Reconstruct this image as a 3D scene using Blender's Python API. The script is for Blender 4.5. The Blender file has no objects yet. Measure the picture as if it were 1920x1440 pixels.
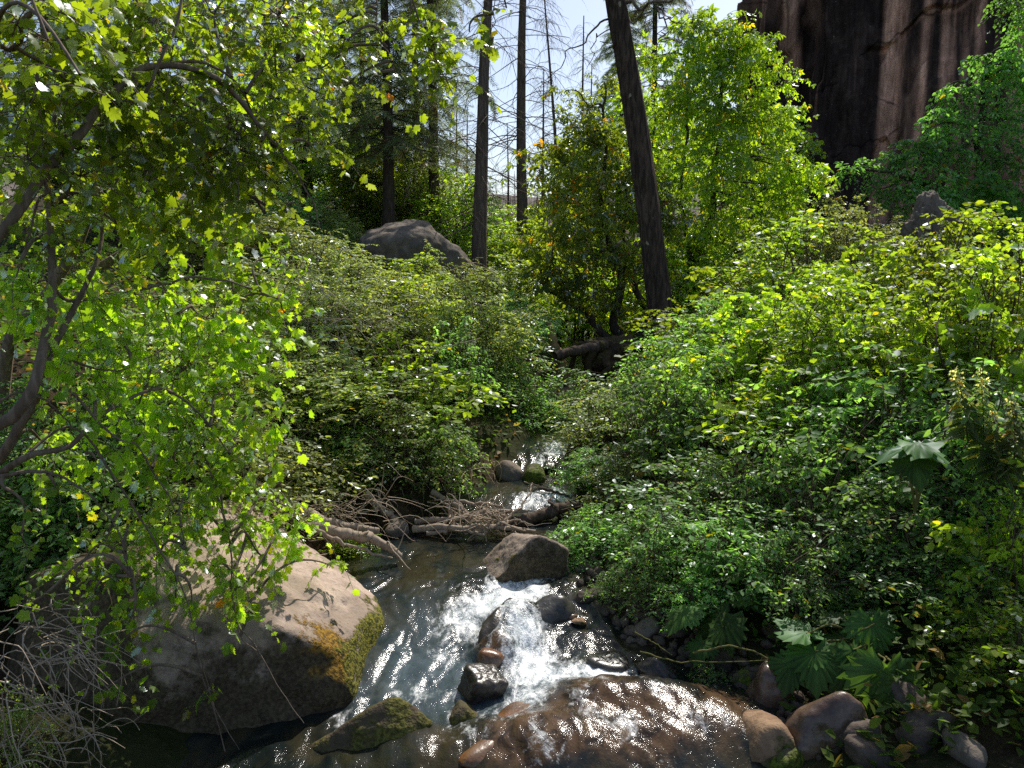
import bpy, bmesh, math, random
import numpy as np
from mathutils import Vector, Matrix

SC = bpy.context.scene
COL = SC.collection
CAM_H, PITCH, F = 3.0, math.radians(9.0), 1450.0
SUN_AZ, SUN_EL = math.radians(25), math.radians(49)

# ---------------------------------------------------------------- measuring helpers
def P(px, py, y):
    """world point at forward distance y, sighted at photo pixel (px,py)"""
    u, v = (px-960)/F, (720-py)/F
    yv = math.cos(PITCH)+v*math.sin(PITCH)
    zv = -math.sin(PITCH)+v*math.cos(PITCH)
    return np.array([u/yv*y, y, CAM_H+zv/yv*y])

# ---------------------------------------------------------------- noise
def _h(ix, iy, iz, seed):
    n = (ix*374761393+iy*668265263+iz*2147483647+seed*974634653) & 0xFFFFFFFF
    n = ((n ^ (n >> 13))*1274126177) & 0xFFFFFFFF
    n = ((n ^ (n >> 16))*2246822519) & 0xFFFFFFFF
    return ((n ^ (n >> 15)) & 0xFFFF)/65535.0
def vnoise(p, seed=0):
    p = np.asarray(p, float)
    f = np.floor(p); t = p-f; i = f.astype(np.int64); t = t*t*(3-2*t)
    r = 0
    for dx in (0, 1):
        wx = t[..., 0] if dx else 1-t[..., 0]
        for dy in (0, 1):
            wy = t[..., 1] if dy else 1-t[..., 1]
            for dz in (0, 1):
                wz = t[..., 2] if dz else 1-t[..., 2]
                r = r+wx*wy*wz*_h(i[..., 0]+dx, i[..., 1]+dy, i[..., 2]+dz, seed)
    return r*2-1
def fbm(p, oct=4, seed=0, gain=.5):
    p = np.asarray(p, float); s = 0; a = 1
    for k in range(oct):
        s = s+a*vnoise(p*2**k+17.3*k, seed+k); a *= gain
    return s
def xyz(x, y, z=0):
    x, y, z = np.broadcast_arrays(x, y, z)
    return np.stack([x, y, z], -1).astype(float)
def sstep(a, b, x):
    t = np.clip((x-a)/(b-a), 0, 1)
    return t*t*(3-2*t)

# ---------------------------------------------------------------- terrain
CY = [0, 4.3, 4.95, 5.87, 6.6, 7.5, 8.0, 8.5, 9.2, 9.85, 12, 16, 25, 40, 80]
LX = [-1.9, -1.9, -2.0, -1.9, -1.75, -1.43, -.95, -.52, -.05, .14, .45, .9, 1.8, 3, 5]
RX = [1.6, 1.6, 1.62, .72, .58, .50, .58, .68, .62, .68, 1.2, 1.7, 2.6, 4, 6]
CX = [(p+q)/2 for p, q in zip(LX, RX)]; HWV = [(q-p)/2 for p, q in zip(LX, RX)]
WY = [0, 4, 4.6, 5.1, 5.5, 5.9, 6.4, 7.6, 8.2, 8.5, 9.2, 9.6, 10, 12, 20, 25, 30, 40, 60, 90]
WZ = [-.12, -.05, 0, .04, .09, .17, .23, .26, .29, .38, .42, .55, .60, .66, .90, 1.3, 2.2, 3.4, 5.2, 5.5]
def cx(y): return np.interp(y, CY, CX)
def hw(y): return np.interp(y, CY, HWV)
def wl(y): return np.interp(y, WY, WZ)
def terr(x, y):
    x = np.asarray(x, float); y = np.asarray(y, float)
    d = x-cx(y); w = hw(y); e = np.abs(d)-w
    inside = wl(y)-.30*np.clip(1-(d/w)**2, 0, 1)-.02
    ec = np.clip(e, 0, None)
    left = np.interp(y, [0, 6, 8, 10], [.25, .25, .35, .4])*(1-np.exp(-ec/.6))+np.interp(y, [0, 6, 9], [1.2, 1.2, 3.0])*(1-np.exp(-ec/15))
    right = .10*(1-np.exp(-ec/.3))+.16*(1-np.exp(-(ec**1.5)/1.6))+2.6*(1-np.exp(-ec/20))
    fade = np.interp(y, [0, 20, 60, 110], [1, 1, .8, 0])
    z = np.where(e > 0, wl(y)-.02+np.where(d < 0, left, right)*fade, inside)
    n = fbm(xyz(x*.8, y*.8), 3, 5)*.12*np.clip(ec, 0, 1)+fbm(xyz(x*5, y*5), 2, 9)*.03*np.clip(e*4+.8, 0, 1)
    far = np.clip((y-120)/260, 0, 1)**1.6*(30+10*fbm(xyz(x*.012, y*.004), 3, 3))
    far = far+np.clip((np.abs(x)-.42*y)/200, 0, 1)*np.clip((y-90)/60, 0, 1)*30
    return z+n+far
def th(x, y): return float(terr(x, y))
def G(px, py, zf=None, y0=3.0, y1=60):
    """where the line of sight through a pixel meets the ground (or surface zf)"""
    zf = zf or th
    ys = np.linspace(y0, y1, 1400)
    for y in ys:
        p = P(px, py, y)
        if p[2] <= zf(p[0], p[1]): return p
    return P(px, py, y1)
def GW(px, py): return G(px, py, lambda x, y: float(wl(y)))

# ---------------------------------------------------------------- objects
def tag(o, label=None, cat=None, group=None, kind=None):
    if label: o['label'] = label
    if cat: o['category'] = cat
    if group: o['group'] = group
    if kind: o['kind'] = kind
    return o
def empty(name, loc, label, cat, group=None, rz=0, sc=(1, 1, 1)):
    o = bpy.data.objects.new(name, None); COL.objects.link(o)
    o.location = loc; o.rotation_euler = (0, 0, rz); o.scale = sc; o.empty_display_size = .2
    return tag(o, label, cat, group)
def mesh(name, V, Fs, mat, parent=None, tint=None, smooth=False, attrs=None):
    """V (n,3) float; Fs list of (m,k) int arrays"""
    me = bpy.data.meshes.new(name)
    V = np.asarray(V, np.float32)
    if not isinstance(Fs, list): Fs = [Fs]
    Fs = [np.asarray(f, np.int32) for f in Fs if len(f)]
    me.vertices.add(len(V)); me.vertices.foreach_set('co', V.ravel())
    loops = np.concatenate([f.ravel() for f in Fs])
    tot = np.concatenate([np.full(len(f), f.shape[1], np.int32) for f in Fs])
    start = np.concatenate([[0], np.cumsum(tot)[:-1]]).astype(np.int32)
    me.loops.add(len(loops)); me.loops.foreach_set('vertex_index', loops)
    me.polygons.add(len(tot)); me.polygons.foreach_set('loop_start', start)
    me.polygons.foreach_set('loop_total', tot)
    if smooth: me.polygons.foreach_set('use_smooth', np.ones(len(tot), bool))
    if tint is not None:
        a = me.attributes.new('tint', 'FLOAT_COLOR', 'POINT')
        c = np.ones((len(V), 4), np.float32); c[:, :3] = tint; a.data.foreach_set('color', c.ravel())
    for k, v in (attrs or {}).items():
        a = me.attributes.new(k, 'FLOAT', 'POINT'); a.data.foreach_set('value', np.asarray(v, np.float32).ravel())
    me.update(calc_edges=True); me.validate()
    if mat: me.materials.append(mat)
    o = bpy.data.objects.new(name, me); COL.objects.link(o)
    if parent is not None: o.parent = parent
    return o
def copy_tree(src, loc, rz=0, sc=(1, 1, 1), label=None, group=None):
    c = src.copy(); COL.objects.link(c)
    c.location = loc; c.rotation_euler = (0, 0, rz); c.scale = sc
    if label: c['label'] = label
    if group: c['group'] = group
    for ch in src.children:
        d = ch.copy(); COL.objects.link(d); d.parent = c
    return c

# ---------------------------------------------------------------- node helpers
class NT:
    def __init__(s, name):
        s.m = bpy.data.materials.new(name); s.m.use_nodes = True
        s.t = s.m.node_tree; s.t.nodes.clear()
        s.out = s.t.nodes.new('ShaderNodeOutputMaterial')
    def n(s, kind, **kw):
        nd = s.t.nodes.new('ShaderNode'+kind)
        for k, v in kw.items(): setattr(nd, k, v)
        return nd
    def l(s, a, b): s.t.links.new(a, b)
    def put(s, sock, v):
        if hasattr(v, 'node'): s.l(v, sock)
        else: sock.default_value = v
    def attr(s, name): return s.n('Attribute', attribute_name=name)
    def noise(s, scale, detail=4, rough=.55, vec=None, dist=0):
        nd = s.n('TexNoise'); nd.inputs['Scale'].default_value = scale
        nd.inputs['Detail'].default_value = detail; nd.inputs['Roughness'].default_value = rough
        nd.inputs['Distortion'].default_value = dist
        if vec is not None: s.l(vec, nd.inputs['Vector'])
        return nd.outputs['Fac']
    def coord(s, scale=(1, 1, 1), kind='Object'):
        tc = s.n('TexCoord'); mp = s.n('Mapping'); mp.inputs['Scale'].default_value = scale
        s.l(tc.outputs[kind], mp.inputs['Vector']); return mp.outputs['Vector']
    def ramp(s, fac, a, b):
        mr = s.n('MapRange', interpolation_type='SMOOTHSTEP'); s.put(mr.inputs['Value'], fac)
        mr.inputs['From Min'].default_value = a; mr.inputs['From Max'].default_value = b
        return mr.outputs['Result']
    def mix(s, f, a, b, mode='MIX'):
        m = s.n('Mix', data_type='RGBA', blend_type=mode)
        s.put(m.inputs[0], f); s.put(m.inputs[6], c4(a)); s.put(m.inputs[7], c4(b)); return m.outputs[2]
    def math(s, op, a, b=0.0):
        m = s.n('Math', operation=op); s.put(m.inputs[0], a); s.put(m.inputs[1], b); return m.outputs[0]
    def bump(s, h, strength=.5, dist=.02, nrm=None):
        b = s.n('Bump'); b.inputs['Strength'].default_value = strength; b.inputs['Distance'].default_value = dist
        s.l(h, b.inputs['Height'])
        if nrm is not None: s.l(nrm, b.inputs['Normal'])
        return b.outputs['Normal']
    def pbr(s, col, rough=.8, spec=.3, nrm=None):
        p = s.n('BsdfPrincipled'); s.put(p.inputs['Base Color'], c4(col)); s.put(p.inputs['Roughness'], rough)
        s.put(p.inputs['Specular IOR Level'], spec)
        if nrm is not None: s.l(nrm, p.inputs['Normal'])
        return p.outputs['BSDF']
    def done(s, sh): s.l(sh, s.out.inputs['Surface']); return s.m
def c4(c):
    if hasattr(c, 'node'): return c
    return (c[0], c[1], c[2], 1)

def leaf_mat(name, gain=(4.2, 3.6, .9), gloss=.55, rough=.38, tmix=.5):
    m = NT(name)
    t = m.attr('tint').outputs['Color']
    oi = m.n('ObjectInfo').outputs['Random']
    hs = m.n('HueSaturation'); m.l(t, hs.inputs['Color'])
    m.put(hs.inputs['Hue'], m.math('MULTIPLY_ADD', oi, .03)); hs.inputs['Hue'].links[0].from_node.inputs[2].default_value = .485
    m.put(hs.inputs['Value'], m.math('MULTIPLY_ADD', oi, .62)); hs.inputs['Value'].links[0].from_node.inputs[2].default_value = .75
    t = hs.outputs['Color']
    df = m.n('BsdfDiffuse'); m.l(m.mix(1.0, t, (1.7, 1.6, 1.5), 'MULTIPLY'), df.inputs['Color'])
    tr = m.n('BsdfTranslucent'); m.l(m.mix(1.0, t, gain, 'MULTIPLY'), tr.inputs['Color'])
    mx = m.n('MixShader'); mx.inputs[0].default_value = tmix
    m.l(df.outputs[0], mx.inputs[1]); m.l(tr.outputs[0], mx.inputs[2])
    gl = m.n('BsdfGlossy'); gl.inputs['Roughness'].default_value = rough; gl.inputs['Color'].default_value = (.9, .95, 1, 1)
    fr = m.n('Fresnel'); fr.inputs['IOR'].default_value = 1.45
    mx2 = m.n('MixShader'); m.put(mx2.inputs[0], m.math('MULTIPLY', fr.outputs[0], gloss))
    m.l(mx.outputs[0], mx2.inputs[1]); m.l(gl.outputs[0], mx2.inputs[2])
    return m.done(mx2.outputs[0])

def bark_mat(name, c1, c2, zs=.18, scale=14, bump=.8, dist=.02, specks=None):
    m = NT(name); v = m.coord((1, 1, zs))
    n1 = m.noise(scale, 5, .6, v, .6); n2 = m.noise(scale*4, 3, .6, v)
    col = m.mix(m.ramp(n1, .38, .66), c1, c2)
    col = m.mix(m.math('MULTIPLY', n2, .5), col, (c1[0]*.5, c1[1]*.5, c1[2]*.5))
    if specks:
        n3 = m.noise(9, 2, .5, m.coord((1, 1, .5)))
        col = m.mix(m.ramp(n3, .70, .74), col, specks)
    h = m.math('ADD', n1, m.math('MULTIPLY', n2, .3))
    return m.done(m.pbr(col, .9, .15, m.bump(h, bump, dist)))

def rock_mat(name, c1, c2, c3=None, moss=None, moss_lo=.5, moss_hi=.62, mscale=3.0, wet=0, scale=4, attr=False, mossz=False):
    m = NT(name); v = m.coord()
    n1 = m.noise(scale, 6, .62, v, .3); n2 = m.noise(scale*7, 4, .65, v); n3 = m.noise(scale*.45, 3, .5, v)
    col = m.mix(m.ramp(n1, .36, .64), c1, c2)
    if c3: col = m.mix(m.ramp(n3, .48, .62), col, c3)
    col = m.mix(m.math('MULTIPLY', m.ramp(n2, .45, .7), .55), col, (c1[0]*.45, c1[1]*.42, c1[2]*.4))
    h = m.math('ADD', n1, m.math('MULTIPLY', n2, .35))
    rough = .85
    if attr:      # painted-on growth: 'moss' green, 'lich' ochre, then wet foot plus shade painted on side faces
        fm = m.noise(9, 5, .7, v)
        a = m.attr('lich').outputs['Fac']
        k = m.ramp(m.math('ADD', a, m.math('MULTIPLY', m.math('SUBTRACT', fm, .5), 1.6)), .45, .7)
        fine = m.noise(38, 3, .6, v)
        col = m.mix(k, col, m.mix(m.ramp(fine, .35, .65), (.10, .055, .010), (.36, .20, .025)))
        h = m.math('ADD', h, m.math('MULTIPLY', k, m.math('MULTIPLY', fine, .9)))
        a = m.attr('moss').outputs['Fac']
        k2 = m.ramp(m.math('ADD', a, m.math('MULTIPLY', m.math('SUBTRACT', fm, .5), 2.6)), .38, .75)
        col = m.mix(k2, col, m.mix(m.ramp(fine, .35, .65), (.030, .036, .006), (.24, .22, .022)))
        h = m.math('ADD', h, m.math('MULTIPLY', k2, m.math('MULTIPLY', fine, 1.1)))
        a = m.attr('damp_shade').outputs['Fac']
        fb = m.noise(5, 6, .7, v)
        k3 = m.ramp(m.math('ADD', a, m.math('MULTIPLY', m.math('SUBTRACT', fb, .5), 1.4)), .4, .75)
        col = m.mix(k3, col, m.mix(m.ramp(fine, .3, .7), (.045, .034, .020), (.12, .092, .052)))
    elif moss:
        fm = m.noise(mscale, 5, .65, v); fine = m.noise(40, 3, .6, v)
        k = m.ramp(fm, moss_lo, moss_hi)
        if mossz:
            g = m.n('NewGeometry'); sx = m.n('SeparateXYZ'); m.l(g.outputs['Normal'], sx.inputs[0])
            k = m.math('MULTIPLY', k, m.ramp(sx.outputs['Z'], -.2, .5))
        col = m.mix(k, col, m.mix(m.ramp(fine, .35, .65), (moss[0]*.35, moss[1]*.35, moss[2]*.35), moss))
        h = m.math('ADD', h, m.math('MULTIPLY', k, m.math('MULTIPLY', fine, .8)))
    if wet:
        rough = m.math('ADD', m.math('MULTIPLY', n1, .35), .12)
    return m.done(m.pbr(col, rough, .5 if wet else .25, m.bump(h, .5 if wet else .9, .02 if wet else .03)))

# ---------------------------------------------------------------- geometry kit
def nrmz(a): return a/np.maximum(np.linalg.norm(a, axis=-1, keepdims=True), 1e-9)
def tubes(PT, R, sides=5, cap=True):
    """PT (T,K,3) centre lines, R (T,K) radii -> verts, quads"""
    PT = np.asarray(PT, float); R = np.asarray(R, float); T, K, _ = PT.shape
    tg = np.gradient(PT, axis=1); tg = nrmz(tg)
    ref = np.where(np.abs(tg[..., 2:3]) > .9, np.array([1., 0, 0]), np.array([0, 0, 1.]))
    ref = np.repeat(ref[:, K//2:K//2+1], K, 1)
    a = nrmz(np.cross(tg, ref)); b = np.cross(tg, a)
    ang = np.arange(sides)/sides*2*math.pi
    V = PT[:, :, None]+R[:, :, None, None]*(a[:, :, None]*np.cos(ang)[:, None]+b[:, :, None]*np.sin(ang)[:, None])
    idx = np.arange(T*K*sides).reshape(T, K, sides); nx = np.roll(idx, -1, 2)
    Q = np.stack([idx[:, :-1], nx[:, :-1], nx[:, 1:], idx[:, 1:]], -1).reshape(-1, 4)
    return V.reshape(-1, 3), Q
def join(parts):
    Vs, Fs, off = [], {}, 0
    for V, Fq in parts:
        Vs.append(V); Fs.setdefault(Fq.shape[1], []).append(Fq+off); off += len(V)
    return np.concatenate(Vs), [np.concatenate(f) for f in Fs.values()]
def spline(pts, K=24):
    """smooth line through points"""
    p = np.asarray(pts, float); n = len(p)
    if n == 2: return p[0]+(p[1]-p[0])*np.linspace(0, 1, K)[:, None]
    e = np.vstack([2*p[0]-p[1], p, 2*p[-1]-p[-2]])
    t = np.linspace(0, n-1-1e-6, K); i = t.astype(int); f = (t-i)[:, None]
    a, b, c, d = e[i], e[i+1], e[i+2], e[i+3]
    return .5*((2*b)+(c-a)*f+(2*a-5*b+4*c-d)*f**2+(3*b-a-3*c+d)*f**3)
def limb(pts, r0, r1, K=24, sides=8, wob=0, seed=0):
    s = spline(pts, K)
    if wob: s = s+np.stack([fbm(xyz(np.arange(K)*.45, k*9.1, seed), 2, seed) for k in range(3)], -1)*wob*np.sin(np.linspace(0.05, math.pi, K))[:, None]
    r = np.linspace(0, 1, K)**.9*(r1-r0)+r0
    return tubes(s[None], r[None], sides)
def px_line(pts): return [P(*p) for p in pts]

# leaf templates: (verts, faces)
def T_oval(w=.24):
    V = np.array([[0, 0, 0], [-w, .32, .05], [-w*.85, .66, .03], [0, 1, -.10], [w*.85, .66, .03], [w, .32, .05]])
    return V, np.array([[0, 3, 2, 1], [0, 5, 4, 3]])
def T_maple(detail=True):
    if detail:
        h = [(0, 0), (.20, -.10), (.40, .06), (.31, .22), (.56, .40), (.45, .47), (.47, .58), (.27, .56), (.29, .74), (.14, .80), (0, 1.02)]
    else:
        h = [(0, 0), (.34, -.02), (.30, .22), (.54, .46), (.26, .56), (.24, .76), (0, 1.0)]
    pts = h+[(-x, y) for x, y in h[-2:0:-1]]
    V = np.array([[0, .33, .03]]+[[x, y, -.30*x*x-.16*(y-.3)**2+(.03 if i % 2 else -.02)] for i, (x, y) in enumerate(pts)])
    n = len(pts)
    return V, np.array([[0, 1+i, 1+(i+1) % n] for i in range(n)])
def T_trio():
    V0, F0 = T_oval(.22); Vs, Fs = [], []
    for k, (a, s, o) in enumerate(((0, 1, .30), (1.0, .82, .16), (-1.0, .82, .16))):
        c, sn = math.cos(a), math.sin(a); R = np.array([[c, sn, 0], [-sn, c, 0], [0, 0, 1]])
        v = V0*s*.7; v[:, 2] -= .12*v[:, 1]**2*3*(.4+.6*(k > 0)); Vs.append(v@R.T+np.array([0, o, 0])); Fs.append(F0+6*k)
    return np.concatenate(Vs), np.concatenate(Fs)
def T_frond(n=9, seed=1, w=.028):
    r = np.random.default_rng(seed); Vs, Fs = [], []
    ax = [(0, 0, 0), (.02, .5, 0), (0, 1, -.12)]
    Vs += [(-.012, 0, 0), (.012, 0, 0), (0, 1, -.15)]; Fs.append((0, 1, 2))
    for k in range(n):
        t = .06+.9*k/n
        for sd in (-1, 1):
            L = (.42*(1-t*.65))*r.uniform(.75, 1.15); a = r.uniform(.7, 1.0)
            b = np.array([0, t, -.15*t*t]); d = np.array([sd*math.sin(a), math.cos(a), r.uniform(-.5, .15)])*L
            o = len(Vs); p = np.array([0, w, 0])
            Vs += [tuple(b-p), tuple(b+p), tuple(b+d)]; Fs.append((o, o+1, o+2))
    return np.array(Vs, float), np.array(Fs)
def place(tmpl, pos, ax, nr, size, tint):
    V0, F0 = tmpl; N = len(pos)
    ax = nrmz(ax); xx = nrmz(np.cross(ax, nr)); zz = np.cross(xx, ax)
    R = np.stack([xx, ax, zz], -1)
    V = np.einsum('nij,vj->nvi', R, V0)*np.asarray(size).reshape(-1, 1, 1)+pos[:, None]
    Fx = F0[None]+(np.arange(N)*len(V0))[:, None, None]
    return V.reshape(-1, 3), Fx.reshape(-1, F0.shape[1]), np.repeat(tint, len(V0), 0)
def tints(rng, n, dark, light, odd=((.30, .20, .02), .03), odd2=None):
    k = rng.random((n, 1)); t = np.array(dark)*(1-k)+np.array(light)*k
    t = t*rng.uniform(.75, 1.2, (n, 1))
    m = rng.random(n) < odd[1]; t[m] = np.array(odd[0])*rng.uniform(.6, 1.2, (m.sum(), 1))
    if odd2:
        m = rng.random(n) < odd2[1]; t[m] = np.array(odd2[0])*rng.uniform(.6, 1.2, (m.sum(), 1))
    return t
def rand_dir(rng, n): return nrmz(rng.normal(size=(n, 3)))

def foliage(rng, lumps, dens, tmpl, lsize, nl, tl, droop=.5, out=.8, up=.15, tilt=.55, ldroop=.4, dark=(.035, .075, .012), light=(.085, .15, .022), odd=((.30, .2, .02), .02), odd2=None, twig_r=.003, shell=.45, bias=(0, 0, 0)):
    """leafy twigs filling a set of ellipsoid clumps [(cx,cy,cz,rx,ry,rz,weight)]
       returns leaf (V,F,tint), twig lines, clump list"""
    L = np.array(lumps, float)
    cnt = np.maximum(1, (dens*L[:, 6]*(L[:, 3]*L[:, 4]*L[:, 5])**(2/3)).astype(int))
    li = np.repeat(np.arange(len(L)), cnt); T = len(li)
    d = rand_dir(rng, T); r = rng.random(T)**shell
    start = L[li, :3]+d*L[li, 3:6]*r[:, None]
    tdir = nrmz(d*out+rand_dir(rng, T)*.7+np.array([0, 0, up])+np.array(bias))
    ln = tl*rng.uniform(.55, 1.3, T)
    K = 5; s = np.linspace(0, 1, K)
    line = start[:, None]+tdir[:, None]*(ln[:, None]*(s-.35))[..., None]
    line[..., 2] -= droop*ln[:, None]*s**2
    # leaves
    sl = (np.arange(nl)+.5)/nl
    s2 = np.clip(sl[None]+rng.uniform(-.5, .5, (T, nl))/nl, 0, 1)
    pos = start[:, None]+tdir[:, None]*(ln[:, None]*(s2-.35))[..., None]
    pos[..., 2] -= droop*ln[:, None]*s2**2
    tan = np.repeat(tdir[:, None], nl, 1).copy(); tan[..., 2] -= 2*droop*s2
    tan = nrmz(tan)
    side = nrmz(np.cross(tan, np.array([0, 0, 1.])+rng.normal(size=tan.shape)*.25))
    sg = np.where(np.arange(nl) % 2 == 0, 1, -1)[None, :, None]
    ax = nrmz(tan*.6+side*sg*.85+rng.normal(size=tan.shape)*.25+np.array([0, 0, -ldroop]))
    nr = nrmz(np.array([0, 0, 1.])+rng.normal(size=tan.shape)*tilt*1.9)
    N = T*nl; pos = pos.reshape(N, 3); ax = ax.reshape(N, 3); nr = nr.reshape(N, 3)
    size = lsize*rng.uniform(.6, 1.25, N)*np.repeat(rng.uniform(.85, 1.15, T)*rng.uniform(.72, 1.3, len(L))[li], nl)
    pos = pos+ax*size[:, None]*.15
    clump = np.repeat(rng.uniform(.68, 1.25, len(L))[li], nl)[:, None]
    tn = tints(rng, N, dark, light, odd, odd2)*clump
    V, Fx, tn = place(tmpl, pos, ax, nr, size, tn)
    R = np.repeat(np.linspace(twig_r, twig_r*.4, K)[None], T, 0)
    tw = tubes(line, R, 3)
    return (V, Fx, tn), tw, (start, li)
def arcs(rng, A, B, r0, r1, K=8, sag=.15, wob=.08, sides=5):
    """curved stems from points A to points B"""
    A = np.asarray(A, float); B = np.asarray(B, float); T = len(A)
    s = np.linspace(0, 1, K)
    D = B-A; ln = np.linalg.norm(D, axis=1)
    line = A[:, None]+D[:, None]*s[None, :, None]
    line[..., 2] += (np.sin(s*math.pi)*sag)[None]*ln[:, None]
    w = rng.normal(size=(T, 2, 3))*wob*ln[:, None, None]
    line += w[:, 0, None]*np.sin(s*math.pi)[None, :, None]+w[:, 1, None]*.6*np.sin(s*2*math.pi)[None, :, None]
    R = np.asarray(r0).reshape(-1, 1)*(1-s)[None]+np.asarray(r1).reshape(-1, 1)*s[None]
    R = np.broadcast_to(R, (T, K))
    return tubes(line, R, sides)
ICO = {}
def ico(sub):
    if sub not in ICO:
        bm = bmesh.new(); bmesh.ops.create_icosphere(bm, subdivisions=sub, radius=1)
        ICO[sub] = (np.array([v.co[:] for v in bm.verts]), np.array([[v.index for v in f.verts] for f in bm.faces])); bm.free()
    return ICO[sub]
def rock_shape(sub, planes, p=10, noise=.05, nscale=2.0, seed=0, fine=.012):
    V, Fc = ico(sub); V = nrmz(V)
    acc = 0
    for n, d in planes:
        n = np.array(n, float); n = n/np.linalg.norm(n)
        acc = acc+(np.clip(V@n, 0, None)/d)**p
    r = acc**(-1/p)
    X = V*r[:, None]
    X = X+V*(fbm(X*nscale+seed*3.1, 4, seed)*noise+fbm(X*nscale*6+seed, 3, seed+50)*fine)[:, None]
    return X, Fc
def rand_planes(rng, n=13, lo=.72, hi=1.0):
    k = np.arange(n)+.5; ph = np.arccos(1-2*k/n); t = math.pi*(1+5**.5)*k
    d = np.stack([np.cos(t)*np.sin(ph), np.sin(t)*np.sin(ph), np.cos(ph)], -1)
    d = nrmz(d+rng.normal(size=d.shape)*.3)
    return [(d[i], rng.uniform(lo, hi)) for i in range(n)]
def rot3(rx, ry, rz): return np.array(Matrix.Rotation(rz, 3, 'Z')@Matrix.Rotation(ry, 3, 'Y')@Matrix.Rotation(rx, 3, 'X'))

# ================================================================ camera, light, sky
cam = bpy.data.cameras.new('camera'); co = bpy.data.objects.new('camera', cam); COL.objects.link(co)
co.location = (0, 0, CAM_H); co.rotation_euler = (math.pi/2-PITCH, 0, 0)
cam.sensor_fit = 'HORIZONTAL'; cam.sensor_width = 36; cam.lens = 36*F/1920
cam.clip_start = .05; cam.clip_end = 3000
SC.camera = co
W = bpy.data.worlds.new('World'); SC.world = W; W.use_nodes = True
wt = W.node_tree; wt.nodes.clear()
sky = wt.nodes.new('ShaderNodeTexSky'); sky.sky_type = 'NISHITA'; sky.sun_disc = False
sky.sun_elevation = SUN_EL; sky.sun_rotation = SUN_AZ
sky.air_density = 1.1; sky.dust_density = 6.0; sky.ozone_density = .4; sky.altitude = 1800
bg = wt.nodes.new('ShaderNodeBackground'); bg.inputs['Strength'].default_value = .15
wo = wt.nodes.new('ShaderNodeOutputWorld')
wt.links.new(sky.outputs[0], bg.inputs[0]); wt.links.new(bg.outputs[0], wo.inputs[0])
sl = bpy.data.lights.new('sun', 'SUN'); sl.energy = 5.0; sl.angle = math.radians(.53); sl.color = (1, .95, .87)
so = bpy.data.objects.new('sun', sl); COL.objects.link(so)
S = Vector((math.sin(SUN_AZ)*math.cos(SUN_EL), math.cos(SUN_AZ)*math.cos(SUN_EL), math.sin(SUN_EL)))
so.rotation_euler = S.to_track_quat('Z', 'Y').to_euler(); so.location = (6, 20, 30)
SC.view_settings.view_transform = 'Standard'; SC.view_settings.look = 'None'
SC.view_settings.exposure = 0; SC.view_settings.gamma = 1
cy = SC.cycles
cy.max_bounces = 8; cy.diffuse_bounces = 6; cy.glossy_bounces = 2; cy.transmission_bounces = 4
cy.transparent_max_bounces = 4; cy.caustics_reflective = False; cy.caustics_refractive = False
cy.sample_clamp_indirect = 3; cy.sample_clamp_direct = 0
cy.use_denoising = False; cy.use_adaptive_sampling = True; cy.adaptive_threshold = .01

# ================================================================ ground
def grid(X, Y, Z):
    n, k = X.shape; i = np.arange(n*k).reshape(n, k)
    return np.stack([X, Y, Z], -1).reshape(-1, 3), np.stack([i[:-1, :-1], i[:-1, 1:], i[1:, 1:], i[1:, :-1]], -1).reshape(-1, 4)
yy = np.concatenate([np.linspace(-8, 2, 20)[:-1], np.linspace(2, 14, 240)[:-1], np.linspace(14, 40, 130)[:-1], np.geomspace(40, 700, 90)])
uu = np.linspace(-1, 1, 321); uu = np.sinh(uu*3.2)/math.sinh(3.2)
Yg, Ug = np.meshgrid(yy, uu, indexing='ij')
Xg = cx(Yg)*np.exp(-np.abs(Ug)*2)+Ug*(22+np.clip(Yg, 0, None)*1.0)
Zg = terr(Xg, Yg)
m = NT('forest_floor')
v = m.coord(); n1 = m.noise(3, 6, .65, v); n2 = m.noise(22, 5, .7, v); n3 = m.noise(.6, 3, .5, v)
col = m.mix(m.ramp(n1, .35, .65), (.030, .021, .013), (.075, .052, .030))
col = m.mix(m.ramp(n2, .52, .68), col, (.15, .10, .055))
col = m.mix(m.math('MULTIPLY', m.ramp(n3, .45, .6), .7), col, (.030, .045, .012))
sx = m.n('SeparateXYZ'); m.l(m.coord(), sx.inputs[0])
far = m.ramp(sx.outputs['Y'], 60, 140)
fn = m.noise(.08, 5, .7, v)
col = m.mix(far, col, m.mix(m.ramp(fn, .35, .65), (.10, .085, .075), (.20, .17, .14)))
ground = mesh('ground', *grid(Xg, Yg, Zg), m.done(m.pbr(col, .95, .1, m.bump(m.math('ADD', n1, n2), .9, .05))), smooth=True)
tag(ground, kind='structure')

# ================================================================ water
FOAM = [  # px, py, half-width px, half-height px, strength
    (930, 1135, 75, 38, 1.15), (1000, 1105, 50, 26, .95), (870, 1160, 60, 30, .85), (960, 1105, 45, 26, .9), (825, 1190, 30, 24, .45),
    (838, 1228, 38, 34, .62), (905, 1190, 40, 30, .6), (985, 1192, 50, 26, .95), (1000, 1235, 60, 30, .9), (960, 1215, 40, 26, .8),
    (1010, 1275, 80, 30, 1.0), (1090, 1265, 60, 24, .9), (1150, 1275, 60, 20, .85), (1205, 1282, 40, 14, .7), (985, 1320, 60, 30, .9),
    (935, 1360, 55, 26, .7), (890, 1400, 60, 24, .55), (770, 1305, 60, 20, .62), (845, 1310, 30, 16, .6), (645, 1365, 18, 26, .7),
    (1045, 925, 40, 14, 1.0), (1000, 940, 50, 16, .8), (1040, 842, 30, 14, 1.0), (1010, 870, 20, 8, .9), (650, 1345, 30, 12, .5), (842, 1350, 14, 22, .6)]
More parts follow.
